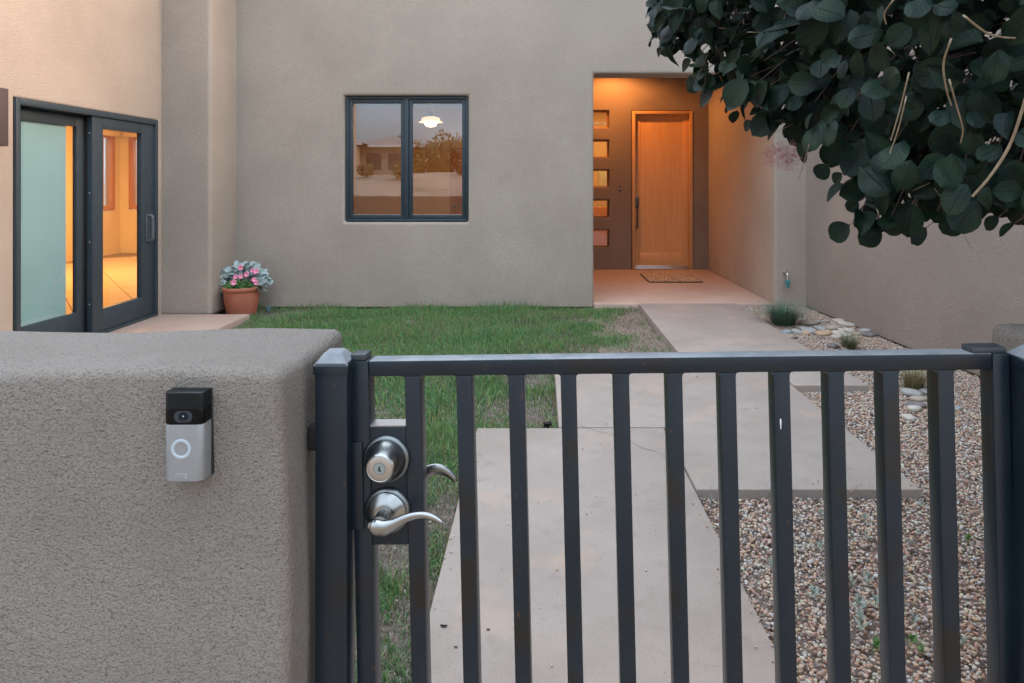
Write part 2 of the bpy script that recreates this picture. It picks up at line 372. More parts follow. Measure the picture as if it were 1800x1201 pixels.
# front door
dr_ = empty_part('entry_door', (1.96, DY, 0))
part('door_frame', frame_bm((1.474, .0), (2.448, 2.550), (.050, .050, .004, .05), DY - .012, DY + .20), m_woodtrim, dr_)
LY = DY + .075
part('leaf_frame', frame_bm((1.526, .058), (2.396, 2.500), (.085, .095, .20, .085), LY, LY + .05, bev=.003), m_wood, dr_)
px0, px1 = 1.611, 2.301; npl = 7; pw = (px1 - px0) / npl; shared = None
for k in range(npl):
    if shared is None:
        bm = bmesh.new(); bx(bm, (-pw / 2 + .0002, 0, 0), (pw / 2 - .0002, .03, 2.157), .0013, 1); shared = finish('plank', bm, m_wood); hp(shared, dr_); o = shared
    else:
        o = shared.copy(); COL.objects.link(o)
    o.location = (px0 + pw * (k + .5), LY + .014, .258)
pbox('sill', (1.524, DY - .02, .004), (2.398, DY + .19, .030), m_alu, dr_, .004)
pbox('sweep', (1.530, LY - .006, .032), (2.392, LY + .002, .056), m_alu, dr_, .002)
hd = bmesh.new()
bx(hd, (1.535, LY - .014, .985), (1.592, LY - .001, 1.165), .004); bx(hd, (1.545, LY - .03, 1.105), (1.582, LY - .012, 1.142), .006)
tube(hd, spline([(1.563, LY - .008, 1.02), (1.563, LY - .058, .99), (1.563, LY - .062, .93), (1.563, LY - .062, .72), (1.563, LY - .055, .68), (1.563, LY - .004, .672)], 5), .013, 8)
bx(hd, (1.543, LY - .012, .655), (1.583, LY - .001, .695), .004)
part('handle', hd, m_brass, dr_)
# five small square windows beside the door
for (x0, x1, z0, z1) in bl:
    w = empty_part('small_window', (x0, DY + .09, z0))
    part('frame', frame_bm((x0 + .004, z0 + .004), (x1 - .004, z1 - .004), .016, DY + .085, DY + .20, bev=.003), m_innerwood, w)
    pbox('pane', (x0 + .016, DY + .110, z0 + .016), (x1 - .016, DY + .116, z1 - .016), g_block, w)
# door chime button, hose tap
bm = bmesh.new(); bx(bm, (1.268, DY - .012, 1.245), (1.298, DY + .002, 1.345), .006); o = part('door_chime', bm, m_brass)
bm = bmesh.new(); lathe(bm, [(0, .009), (.010, .007), (.011, 0)], 16, Matrix.Translation((1.283, DY - .012, 1.30)) @ Matrix.Rotation(R(90), 4, 'X')); part('button', bm, m_alu, o)
tp = at(1379, 483, WY)
bm = bmesh.new(); lathe(bm, [(.0, .012), (.026, .010), (.028, 0)], 18, Matrix.Translation(tp + Vector((0, 0, .03))) @ Matrix.Rotation(R(90), 4, 'X'))
tube(bm, spline([tp + Vector((0, 0, .03)), tp + Vector((0, -.05, .03)), tp + Vector((0, -.09, .015)), tp + Vector((0, -.10, -.05))], 5), .015, 10)
tap = part('faucet', bm, mat('tap_metal', (.55, .55, .52), None, 1, .4, 1.0))
bm = bmesh.new(); bx(bm, tp + Vector((-.028, -.115, -.095)), tp + Vector((.028, -.085, -.045)), .008); tube(bm, [tp + Vector((0, -.10, -.09)), tp + Vector((0, -.10, -.135))], .017, 10)
part('vacuum_breaker', bm, mat('teal_plastic', (.05, .22, .25), None, 1, .4), tap)
# porch downlight
bm = bmesh.new(); lathe(bm, [(.0, .006), (.07, .006), (.095, .0), (.095, -.008), (.075, -.010), (.072, .004)], 28, Matrix.Translation((1.14, 10.40, 3.252)))
pl = part('porch_light', bm, m_brownmetal)
bm = bmesh.new(); lathe(bm, [(0, 0), (.068, 0)], 28, Matrix.Translation((1.14, 10.40, 3.25))); part('bulb', bm, glow('lamp_warm', (1, .55, .2), 12), pl)

# sliding door in the left wing
sl = empty_part('sliding_door', (-4.02, 6.2, 0))
SX = -4.02
part('frame', frame_bm((5.215, .000), (7.150, 2.050), (.040, .045, .03, .055), SX - .14, SX + .018, 'x'), m_slate, sl)
part('door_panel', frame_bm((5.252, .032), (6.195, 1.994), (.145, .150, .215, .105), SX - .125, SX - .085, 'x'), m_slate, sl)
part('door_panel', frame_bm((6.130, .032), (7.104, 1.994), (.150, .215, .205, .105), SX - .055, SX - .002, 'x'), m_slate, sl)
pbox('pane', (SX - .108, 5.385, .24), (SX - .103, 6.055, 1.895), g_slide, sl)
pbox('pane', (SX - .033, 6.272, .23), (SX - .028, 6.895, 1.895), g_slide, sl)
pbox('shade', (SX - .119, 5.30, .235), (SX - .113, 5.945, 1.900), m_shade, sl)
bm = bmesh.new(); tube(bm, spline([(SX - .002, 6.985, 1.06), (SX + .045, 6.985, 1.05), (SX + .052, 6.985, 1.0), (SX + .052, 6.985, .86), (SX + .045, 6.985, .81), (SX - .002, 6.985, .80)], 5), .017, 8)
bx(bm, (SX - .003, 6.955, .79), (SX + .008, 7.015, 1.07), .004); part('handle', bm, mat('pull_grey', (.085, .105, .12), None, 1, .4), sl)
for z in (.30, .86, 1.30, 1.84):
    bm = bmesh.new(); lathe(bm, [(.0, .004), (.004, .003), (.006, 0)], 10, Matrix.Translation((SX - .03, 6.130, z)) @ Matrix.Rotation(R(90), 4, 'X')); part('screw', bm, m_alu, sl)

# ---- rooms behind the glass
def area(name, loc, size, power, col, rot=(0, 0, 0)):
    d = bpy.data.lights.new(name, 'AREA'); d.energy = power; d.size = size; d.color = col
    o = bpy.data.objects.new(name, d); COL.objects.link(o); o.location = loc; o.rotation_euler = rot; return o
def spot(name, loc, power, col, rad, ang, blend=.6):
    d = bpy.data.lights.new(name, 'SPOT'); d.energy = power; d.color = col; d.shadow_soft_size = rad; d.spot_size = R(ang); d.spot_blend = blend
    o = bpy.data.objects.new(name, d); COL.objects.link(o); o.location = loc; return o
# living room beyond the sliding door
rx0, rx1, ry0, ry1 = -8.35, -4.152, 4.3, 13.56
W1, W2 = (12.93, 13.38, .86, 2.36), (-8.18, -7.72, .86, 2.36)
facade('room_wall', [ry0, ry1], [0, 2.75], [W1], lambda u, v, d: (rx0 - d, u, v), .18, m_plaster, 0)
facade('room_wall', [rx0 - .2, rx1], [0, 2.75], [W2], lambda u, v, d: (u, ry1 + .002 + d, v), .18, m_plaster, 0)
pbox('room_wall', (rx0 - .2, ry0 - .2, 0), (rx1, ry0 - .002, 2.75), m_plaster)
pbox('room_wall', (rx1 - .06, 7.32, 0), (rx1 - .002, ry1 - .004, 2.75), m_plaster)
pbox('room_ceiling', (rx0 - .2, ry0 - .2, 2.752), (rx1, ry1 + .2, 2.85), m_plaster)
pbox('room_floor', (rx0 - .2, ry0 - .2, -.12), (rx1 + .1, ry1 + .2, .002), m_grout)
tl = None
ca, sa = math.cos(R(38)), math.sin(R(38))
for i in range(-4, 22):                        # diagonal floor tiles
    for j in range(-18, 18):
        a, b = i * .62, j * .62; x, y = -8.3 + a * ca - b * sa, 8.0 + a * sa + b * ca
        if not (rx0 + .45 < x < rx1 - .45 and 6.6 < y < ry1 - .45): continue
        if tl is None:
            bm = bmesh.new(); bx(bm, (-.305, -.305, 0), (.305, .305, .008), .002, 1); tl = finish('tile', bm, m_tile)
            fl = [o for o in house.children if o.name.startswith('room_floor')][0]; hp(tl, fl); o = tl
        else: o = tl.copy(); COL.objects.link(o)
        o.location = (x, y, .002); o.rotation_euler = (0, 0, R(38))
pbox('baseboard', (rx0 + .001, ry0, .002), (rx0 + .016, ry1 - .02, .13), m_plaster)
pbox('baseboard', (rx0 + .02, ry1 - .015, .002), (rx1 - .07, ry1 - .001, .13), m_plaster)
w = empty_part('inner_window', (rx0, 13.15, .86)); part('frame', frame_bm((W1[0] + .01, W1[2] + .01), (W1[1] - .01, W1[3] - .01), .085, rx0 - .11, rx0 + .02, 'x'), m_innerwood, w)
pbox('pane', (rx0 - .05, W1[0] + .08, W1[2] + .08), (rx0 - .045, W1[1] - .08, W1[3] - .08), g_slide, w)
pbox('valance', (rx0 + .022, W1[0] - .05, 2.30), (rx0 + .10, W1[1] + .05, 2.44), m_plaster, w, .01)
w = empty_part('inner_window', (-8.0, ry1, .86)); part('frame', frame_bm((W2[0] + .01, W2[2] + .01), (W2[1] - .01, W2[3] - .01), .085, ry1 - .02, ry1 + .11), m_innerwood, w)
pbox('pane', (W2[0] + .08, ry1 + .05, W2[2] + .08), (W2[1] - .08, ry1 + .055, W2[3] - .08), g_slide, w)
pbox('valance', (W2[0] - .05, ry1 - .10, 2.30), (W2[1] + .05, ry1 - .022, 2.44), m_plaster, w, .01)
WARM = (1, .50, .15)
hp(area('room_lamp', (-6.6, 10.2, 2.74), 1.6, 72, WARM))
# room behind the front window
bx0, bx1, by0, by1 = -3.35, .38, 8.074, 12.4
pbox('room_wall', (bx0, by1, 0), (bx1, by1 + .15, 2.75), m_plaster_b)
pbox('room_wall', (bx0 - .15, by0, 0), (bx0 - .002, by1 + .15, 2.75), m_plaster_b)
pbox('room_wall', (bx1 - .10, by0, 0), (bx1 + .01, by1 - .002, 2.75), m_plaster_b)
pbox('room_ceiling', (bx0 - .15, by0, 2.752), (bx1 + .012, by1 + .15, 2.85), m_plaster_b)
pbox('room_floor', (bx0 - .15, by0, -.12), (bx1 + .012, by1 + .15, 0), m_tile)
idr = empty_part('inner_door', (-1.2, by1, 0)); pbox('leaf', (-1.635, by1 - .04, .01), (-.80, by1 - .003, 2.03), m_innerwood, idr, .004)
for z0, z1 in ((.15, .85), (1.0, 1.9)): pbox('panel', (-1.53, by1 - .046, z0), (-.905, by1 - .038, z1), m_innerwood, idr, .003)
bm = bmesh.new(); tube(bm, [(-1.56, by1 - .04, .98), (-1.56, by1 - .10, .98)], .022, 10); tube(bm, [(-1.56, by1 - .095, .98), (-1.41, by1 - .10, .985)], [.012, .008], 8); part('handle', bm, m_nickel, idr)
hp(area('study_lamp', (-1.2, 10.6, 2.74), .8, 5, WARM))
# hall behind the small windows
pbox('room_wall', (-.2, 14.0, 0), (3.3, 14.15, 3.0), m_plaster_b); pbox('room_wall', (-.3, 11.272, 0), (-.202, 14.15, 3.0), m_plaster_b)
pbox('room_wall', (3.2, 11.272, 0), (3.35, 13.998, 3.0), m_plaster_b); pbox('room_ceiling', (-.3, 11.272, 3.002), (3.4, 14.15, 3.1), m_plaster_b); pbox('room_floor', (-.3, 11.305, -.1), (3.4, 14.15, .0), m_tile)
pbox('view_panel', (1.19, 13.975, 1.28), (1.46, 13.998, 1.66), mat('pale_view', (.42, .52, .46), (.60, .62, .55), 6, .6), bev=.003)  # made-up pale panel, stands in for a bright window view
pbox('hall_console', (.55, 13.2, 0), (1.6, 13.7, .92), m_innerwood, bev=.01)
hp(area('hall_lamp', (1.3, 12.6, 2.98), .7, 15, WARM))
hp(spot('porch_lamp', (1.14, 10.40, 3.235), 38, (1, .36, .09), .05, 168, .4))

# pendant lamp seen through the front window
pend = thing('pendant_lamp', 'lit glass pendant lamp hanging inside behind the right hand pane of the front window', 'lamp', (-1.60, 9.95, 2.30))
bm = bmesh.new(); lathe(bm, [(0, .452), (.06, .45), (.06, .43), (.008, .42), (.008, .14), (.035, .13), (.05, .075), (.05, .05), (0, .05)], 20); finish('stem', bm, m_slate_dk, pend)
bm = bmesh.new(); lathe(bm, [(.05, .06), (.125, .04), (.140, .0), (.138, -.008), (.175, -.020), (.175, -.026), (.11, -.020), (.12, .0), (.10, .03), (.05, .05)], 32); finish('shade', bm, glow('lamp_glass', (.95, .68, .42), .28), pend)
bm = bmesh.new(); lathe(bm, [(0, .03), (.04, .01), (.085, -.03), (.085, -.06), (.05, -.085), (0, -.09)], 24); finish('diffuser', bm, glow('lamp_globe', (1, .66, .32), 7.0), pend)

# wall sconce at the left edge of the picture
sc_ = thing('wall_sconce', 'dark brown metal wall sconce beside the sliding door', 'wall light', (-4.02, 4.86, 1.86))
box('backplate', (.0005, -.05, -.12), (.014, .05, .12), m_brownmetal, sc_, .003)
bm = bmesh.new(); bx(bm, (.0145, -.05, -.20), (.104, -.046, .222), .001); bx(bm, (.0145, .156, -.20), (.104, .160, .222), .001); bx(bm, (.1045, -.05, -.20), (.1085, .160, .222), .001); bx(bm, (.0145, -.0455, .212), (.104, .1555, .216), 0)
finish('shield', bm, m_brownmetal, sc_)

# ------------------------------------------------------------------ low garden walls
def low_wall(name, label, x0, x1, y0, y1, zt, r):
    bm = bmesh.new(); bx(bm, (x0, y0, -.25), (x1, y1, zt), r, 6)
    bmesh.ops.subdivide_edges(bm, edges=[e for e in bm.edges if e.calc_length() > .15], cuts=40, use_grid_fill=True)
    for v in bm.verts:                          # hand trowelled: slow waves in every face
        p = v.co; v.co = p + Vector((.004 * math.sin(p.z * 9 + p.y * 13), .006 * math.sin(p.x * 8 + p.z * 7), .004 * math.sin(p.x * 11 + 1) + .003 * math.sin(p.y * 17 + p.x * 5)))
    o = finish(name, bm, m_stucco_near, None, True, 70); return tag(o, label, 'wall')
low_wall('garden_wall', 'low rough grey tan stucco wall that carries the video doorbell', -6.0, -.375, 1.0, 1.30, 1.113, .018)
low_wall('garden_wall', 'low stucco wall end just behind the hinge post of the gate', .865, 3.34, 1.02, 1.32, 1.121, .018)

# ------------------------------------------------------------------ gate posts and gate
def post(label, x0, y0, w, zt):
    t = thing('gate_post', label, 'post', (x0 + w / 2, y0 + w / 2, -.1)); z = zt + .1
    bm = bmesh.new(); bx(bm, (-w/2, -w/2, 0), (w/2, w/2, z), .0035, 3); finish('pole', bm, m_gate, t)
    bm = bmesh.new(); h = w / 2 + .0022
    for zz, s in ((z - .012, h), (z + .001, h), (z + .004, h - .002), (z + .019, h * .52), (z + .021, h * .40)):
        ring = [bm.verts.new((s * a, s * b, zz)) for a, b in ((-1, -1), (1, -1), (1, 1), (-1, 1))]
        if zz > z - .011:
            for k in range(4): bm.faces.new((pr[k], pr[(k+1) % 4], ring[(k+1) % 4], ring[k]))
        pr = ring
    bm.faces.new(pr); bmesh.ops.bevel(bm, geom=bm.edges[:], offset=.0012, segments=2, affect='EDGES', profile=.5)
    finish('cap', bm, m_gate, t); return t
lp = post('square dark steel latch post against the doorbell wall', -.3590, 1.085, .0515, 1.098)
box('mounting_lug', (-.045, -.006, 1.055), (-.0245, .02, 1.095), m_rubber, lp, .004)
rp_ = post('square dark steel hinge post beside the low wall end', .738, 1.020, .062, 1.118)

PITCH, BW, BD, GW = .0846, .0254, .036, 1.045
gate = thing('gate', 'dark steel picket gate with deadbolt and lever handle', 'gate', (-.3070, 1.112, 0))
yaw = math.atan2(1.066 - 1.112, 1.042); sag = R(1.35)
gate.rotation_euler = (Matrix.Rotation(yaw, 3, 'Z') @ Matrix.Rotation(-sag, 3, 'Y')).to_euler()
gate.location.x += -.004 + 1.0995 * math.sin(sag)
ZT = 1.0995                                     # rail top at the latch side
m_pale_top = mat('pale_gate_paint', (.15, .165, .185), (.23, .245, .26), 22, .55, spec=.4)
def pale_tops(o):                                   # a paler paint colour on the upper faces
    o.data.materials.append(m_pale_top)
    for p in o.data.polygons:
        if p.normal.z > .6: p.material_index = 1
def gpart(name, bm, m=None, parent=gate, ang=40): return finish(name, bm, m or m_gate, parent, True, ang)
bm = bmesh.new(); bx(bm, (.0305, 0, ZT - BW), (GW - BW - .0005, BD, ZT), .0018, 2); pale_tops(gpart('rail', bm))
bm = bmesh.new(); bx(bm, (0, 0, .04), (.030, BD, ZT), .0018, 2); gpart('stile', bm)
bm = bmesh.new(); bx(bm, (GW - BW, 0, .04), (GW, BD, ZT), .0018, 2); gpart('stile', bm)
bm = bmesh.new(); bx(bm, (.0305, 0, .045), (GW - BW - .0005, BD, .045 + BW), .0018, 2); gpart('rail', bm)
bar = None
for k in range(1, 12):
    if bar is None:
        bm = bmesh.new(); bx(bm, (-BW, .0004, .045 + BW), (0, BD - .0004, ZT - BW), .0018, 2)
        for sx, x_ in ((-1, -BW), (1, 0)):            # the weld fillets that round the corners of every opening
            for sz, z_ in ((-1, ZT - BW), (1, .045 + BW)):
                arc = [(x_ - sx * .0006, z_ - sz * .0006), (x_ + sx * .0050, z_ - sz * .0006), (x_ + sx * .0050, z_), (x_ + sx * .0019, z_ + sz * .0007), (x_ + sx * .0007, z_ + sz * .0019), (x_, z_ + sz * .0052), (x_ - sx * .0006, z_ + sz * .0052)]
                a_ = [bm.verts.new((x, .0012, z)) for x, z in arc]; b_ = [bm.verts.new((x, BD - .0012, z)) for x, z in arc]
                bm.faces.new(a_); bm.faces.new(b_)
                for q in range(7): bm.faces.new((a_[q], a_[(q + 1) % 7], b_[(q + 1) % 7], b_[q]))
        bar = gpart('bar', bm); o = bar
    else: o = bar.copy(); COL.objects.link(o)
    o.location = (.030 + PITCH * k, 0, 0)
bm = bmesh.new(); bx(bm, (.0302, .0006, .800), (.0302 + PITCH - BW - .0004, BD - .0006, .992), .0012, 2); gpart('lock_plate', bm)
bm = bmesh.new(); bx(bm, (.0302, .003, .9922), (.0302 + PITCH - BW - .0004, BD - .003, .9935), 0); gpart('lock_box_lid', bm, m_alu)
for x0, z0 in ((.0302, ZT - BW), (.088, ZT - BW)):
    pass
bm = bmesh.new(); bx(bm, (.001, .002, ZT + .0004), (  .0265, BD - .002, ZT + .0105), .0014); gpart('stop_block', bm, m_slate_dk)
bm = bmesh.new(); bx(bm, (GW - .055, .001, ZT + .0004), (GW - .003, BD - .003, ZT + .009), .0014); gpart('stop_block', bm, m_slate_dk)
bm = bmesh.new(); bx(bm, (-.004, -.0046, .826), (.0185, -.0004, .969), .0016, 2)
for z in (.955, .945, .90, .89, .84, .835): bx(bm, (-.007, -.004, z - .006), (-.002, .001, z + .006), .002, 1)
gpart('latch_guard', bm)
bm = bmesh.new(); lathe(bm, [(0, .010), (.0022, .006), (.0026, .0), (.0016, -.010), (.0019, -.016), (0, -.019)], 10); dp_ = gpart('drip', bm, mat('white_drip', (.62, .64, .66), None, 1, .6)); dp_.location = (.030 + PITCH * 8 - .0165, -.0002, .995); dp_.scale = (.55, .25, .62)
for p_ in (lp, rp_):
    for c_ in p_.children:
        if c_.name.startswith('cap'): pale_tops(c_)
# deadbolt
DX, DZ = .0570, .941
toY = Matrix.Rotation(R(90), 4, 'X')            # lathe axis z -> -y (towards the street)
db = bmesh.new(); lathe(db, [(.0385, 0), (.0385, .003), (.0365, .006), (.0335, .007)], 48, Matrix.Translation((DX, 0, DZ)) @ toY); dbo = gpart('deadbolt', db, m_nickel_dk)
bm = bmesh.new(); lathe(bm, [(.0335, .0068), (.0330, .012), (.0235, .038), (.0215, .041), (.0205, .0418)], 48, Matrix.Translation((DX, 0, DZ)) @ toY); gpart('collar', bm, m_nickel, dbo)
bm = bmesh.new(); lathe(bm, [(.0206, .0410), (.0196, .0404), (.0190, .0408), (.0098, .0410), (.0092, .0400), (.0088, .0400)], 48, Matrix.Translation((DX, 0, DZ)) @ toY); gpart('face_ring', bm, mat('pale_nickel', (.46, .42, .38), None, 1, .45, .9), dbo)
bm = bmesh.new(); lathe(bm, [(.0089, .0395), (.0086, .0412), (0, .0412)], 32, Matrix.Translation((DX, 0, DZ)) @ toY); gpart('plug', bm, mat('plug_steel', (.36, .46, .52), None, 1, .35, .9), dbo)
bm = bmesh.new(); kp = Matrix.Translation((DX, -.0414, DZ - .0005))
for a, b in (((-.0009, -.0044), (.0009, .0046)), ((-.0030, -.0022), (-.0008, -.0004)), ((.0007, -.0036), (.0026, -.0018)), ((-.0022, .0004), (-.0008, .0020))):
    bx(bm, kp @ Vector((a[0], -.0003, a[1])), kp @ Vector((b[0], .0004, b[1])))
gpart('keyway', bm, m_rubber, dbo)
# lever set
LX, LZ = .0567, .857
bm = bmesh.new(); lathe(bm, [(.0375, 0), (.0375, .003), (.0350, .006), (.032, .007)], 48, Matrix.Translation((LX, 0, LZ)) @ toY); lv = gpart('lever_set', bm, m_nickel_dk)
bm = bmesh.new(); lathe(bm, [(.0325, .0066), (.0320, .010), (.0200, .0195), (.0165, .0205), (.0160, .0195), (.0125, .0200), (.0122, .047), (0, .049)], 48, Matrix.Translation((LX, 0, LZ)) @ toY); gpart('rose', bm, m_nickel, lv)
def lever_bm(path, sect):
    """a flattened S: sect = (half height, half thickness) per point"""
    bm = bmesh.new(); rings = []; n = 14
    for i, p in enumerate(path):
        t = (path[min(i+1, len(path)-1)] - path[max(i-1, 0)]).normalized(); up = Vector((0, -1, 0)).cross(t).normalized(); s = sect[i]; yy = t.cross(up)
        rings.append([bm.verts.new(p + up * s[0] * math.cos(2*math.pi*k/n) + yy * s[1] * math.sin(2*math.pi*k/n)) for k in range(n)])
    for a, b in zip(rings, rings[1:]):
        for k in range(n): bm.faces.new((a[k], a[(k+1) % n], b[(k+1) % n], b[k]))
    bm.faces.new(rings[0]); bm.faces.new(rings[-1]); return bm
def lever(side):
    keys = [(-.0150, -.0010), (-.0145, -.0012), (-.0115, -.0018), (-.004, -.0035), (.008, -.0035), (.022, .0015), (.040, .0098), (.058, .0145), (.074, .0140), (.088, .0098), (.0975, .0050), (.100, .0036)]
    y = -.049 if side < 0 else .036 + .048
    hh = [.003, .0075, .0118, .0142, .0125, .0092, .0068, .0058, .0052, .0046, .0036, .0012]
    th = [.002, .006, .0085, .0095, .0085, .0062, .0048, .0042, .0038, .0034, .0028, .001]
    kk = [Vector((LX + a, y + .0012 * math.sin(i), LZ + b)) for i, (a, b) in enumerate(keys)]
    path = spline(kk, 4); s = []
    for i in range(len(path)):
        f = i / 4; j = min(int(f), len(hh) - 2); q = f - j; s.append((hh[j] * (1-q) + hh[j+1] * q, th[j] * (1-q) + th[j+1] * q))
    return lever_bm(path, s)
gpart('handle', lever(-1), m_nickel, lv, 60)
bm = lever(1)
for v in bm.verts: v.co.z = LZ + (v.co.z - LZ) * 1.75 + .0045
gpart('handle', bm, m_nickel, lv, 60)
bm = bmesh.new(); lathe(bm, [(.0375, 0), (.0375, -.004), (.02, -.012), (.0122, -.013), (.0122, -.051), (0, -.053)], 32, Matrix.Translation((LX, BD, LZ)) @ toY); gpart('rose', bm, m_nickel, lv)

# ------------------------------------------------------------------ video doorbell on the low wall
bell = thing('doorbell', 'black and silver video doorbell with round button on the low stucco wall', 'doorbell', (-.50825, 1.0, .9656))
bw, bh, bd = .0280, .1256, .029
def rbox(z0, z1, inset=0.0, r=.0085, front=None):
    bm = bmesh.new(); f_ = -(bd if front is None else front) + inset
    pts = []
    w = bw - inset; cs = [(-w + r, f_ + r, 180), (w - r, f_ + r, 270)]
    ring2 = [(-w, .008)] + [(cx + r * math.cos(R(a0 + k * 15)), cy + r * math.sin(R(a0 + k * 15))) for cx, cy, a0 in cs for k in range(7)] + [(w, .008)]
    lo = [bm.verts.new((x, y, z0)) for x, y in ring2]; hi = [bm.verts.new((x, y, z1)) for x, y in ring2]
    n = len(lo)
    for k in range(n): bm.faces.new((lo[k], lo[(k+1) % n], hi[(k+1) % n], hi[k]))
    bm.faces.new(lo); bm.faces.new(hi)
    bmesh.ops.bevel(bm, geom=[e for e in bm.edges if abs(e.verts[0].co.z - e.verts[1].co.z) < 1e-6], offset=.0011, segments=2, affect='EDGES', profile=.5)
    return bm
m_silver = mat('silver_faceplate', (.27, .285, .30), (.29, .303, .315), 60, .45, .5)
finish('faceplate', rbox(0, .0805), m_silver, bell, True, 30)
finish('camera_head', rbox(.0809, bh), m_black, bell, True, 30)
finish('ir_window', rbox(.0815, .1030, -.0003, .0088), mat('gloss_black', (.003, .003, .004), None, 1, .15, spec=.15), bell, True, 30)
bm = bmesh.new(); bx(bm, (-.0125, -bd - .0011, .0842), (.0135, -bd - .0002, .1005), .0); 
for e in [e for e in bm.edges if abs(e.verts[0].co.y - e.verts[1].co.y) > 1e-5]: pass
bmesh.ops.bevel(bm, geom=[e for e in bm.edges if abs(e.verts[0].co.y - e.verts[1].co.y) > 1e-5], offset=.0078, segments=6, affect='EDGES', profile=.5)
finish('lens_window', bm, mat('smoky_grey', (.030, .040, .050), None, 1, .35, spec=.2), bell)
bm = bmesh.new(); lathe(bm, [(.0062, 0), (.0060, .0012), (.0046, .0010), (.0036, .0004), (.0026, .0010), (.0012, .0018), (0, .0020)], 32, Matrix.Translation((.0008, -bd - .0011, .0925)) @ toY)
finish('lens', bm, m_black, bell)
bm = bmesh.new(); lathe(bm, [(.0012, 0), (.0008, .0005), (0, .0006)], 12, Matrix.Translation((.0016, -bd - .0030, .0935)) @ toY); finish('lens_glint', bm, mat('glint_tint', (.35, .4, .42), None, 1, .1), bell)  # pale disc paints a highlight on the lens
bm = bmesh.new(); lathe(bm, [(.0145, -.0006), (.0142, .0004), (.0128, .0009), (.0108, .0009), (.0092, -.0002), (.0090, -.0006)], 48, Matrix.Translation((-.0030, -bd, .0460)) @ toY); rg = finish('button', bm, mat('button_ring', (.36, .42, .46), None, 1, .3), bell)
bm = bmesh.new(); lathe(bm, [(.0088, -.0008), (.0086, .0003), (.006, .0001), (0, -.0002)], 40, Matrix.Translation((-.0030, -bd, .0460)) @ toY); finish('button_face', bm, m_silver, rg)
fc = bpy.data.curves.new('lettering', 'FONT'); fc.body = 'ring'; fc.size = .0105; fc.align_x = 'CENTER'; fc.extrude = .00025; fc.space_character = 1.08
fo = bpy.data.objects.new('t', fc); COL.objects.link(fo); dg = bpy.context.evaluated_depsgraph_get()
tm = bpy.data.meshes.new_from_object(fo.evaluated_get(dg)); bpy.data.objects.remove(fo); tm.materials.clear(); tm.materials.append(mat('pale_print', (.42, .44, .46), None, 1, .4, .3))
link('lettering', tm, bell, (-.0025, -bd - .0003, .0068), (R(90), 0, 0))
box('backplate', (-.0272, -.004, -.001), (.0300, .008, .1245), m_rubber, bell, .001)

# ------------------------------------------------------------------ doormat
bm = bmesh.new()
q = [gnd(1124, 482.5, .012), gnd(1211, 482.5, .012), gnd(1234, 497.5, .012), gnd(1141, 497.5, .012)]
x0, x1, y0, y1 = 1.51, 2.27, 9.52, 10.38
Xg, Yg = np.meshgrid(np.linspace(x0, x1, 90), np.linspace(y0, y1, 90))
bx(bm, (x0, y0, .0006), (x1, y1, .012), .003)
dm = thing('doormat', 'brown leaf patterned doormat in front of the entry door', 'doormat', (0, 0, 0)); finish('backing', bm, m_rubber, dm)
n = 2600; c = np.stack([rng.uniform(x0 + .02, x1 - .02, n), rng.uniform(y0 + .02, y1 - .02, n), rng.uniform(.0125, .017, n)], 1)
base = np.array([(-.028, 0, 0), (0, -.010, .001), (.028, 0, .002), (0, .010, .001)]); Rz = rotz(rng.uniform(0, 6.28, n))
V = (np.einsum('nij,kj->nki', Rz, base) + c[:, None]).reshape(-1, 3); pal = np.array([(.72, .60, .44), (.46, .34, .22), (.78, .68, .52), (.24, .17, .11), (.60, .42, .27)])
tag(np_mesh('leaf_pattern', V, (np.arange(n)[:, None] * 4 + np.arange(4)), mat('mat_fibre', (1, 1, 1), None, 1, .95, tint=True), col=np.repeat(pal[rng.integers(0, 5, n)], 4, 0), parent=dm), kind='stuff')

# ------------------------------------------------------------------ lawn
def noise2(x, y, s, seed=0):
    r = np.random.default_rng(seed); out = np.zeros_like(x)
    for k in range(7):
        a = r.uniform(0, 6.28); f = s * r.uniform(.6, 1.8); out += np.sin((x * math.cos(a) + y * math.sin(a)) * f + r.uniform(0, 6.28))
    return out / 7 ** .5
def inside_slab(x, y, m=0.0):
    return ((x > A_[0] - m) & (y < A_[3] + m)) | ((x > B_[0] - m) & (y < B_[3] + m)) | (x > C_[0] - m) | ((x < -3.06 + m) & (y < 7.24))
def grass_density(x, y):
    d = .95 + .30 * noise2(x, y, 2.2, 1) + .22 * noise2(x, y, 9, 2)
    d = np.where(x > .35, d - .80 * np.clip((x - .5) / .5, 0, 1) + .25 * noise2(x, y, 5, 3), d)                # bare corner by the far slab
    near = np.clip((3.9 - y) / 1.0, 0, 1) * np.clip((x + 1.1) / .5, 0, 1); d = d - .42 * near + .42 * near * noise2(x, y, 14, 4)   # worn strip by the near slab
    mid = np.clip((x + .35) / .3, 0, 1) * np.clip((5.4 - y) / .8, 0, 1); d = d - .45 * mid + .3 * mid * noise2(x, y, 12, 5)
    return np.clip(d, .03, 1)
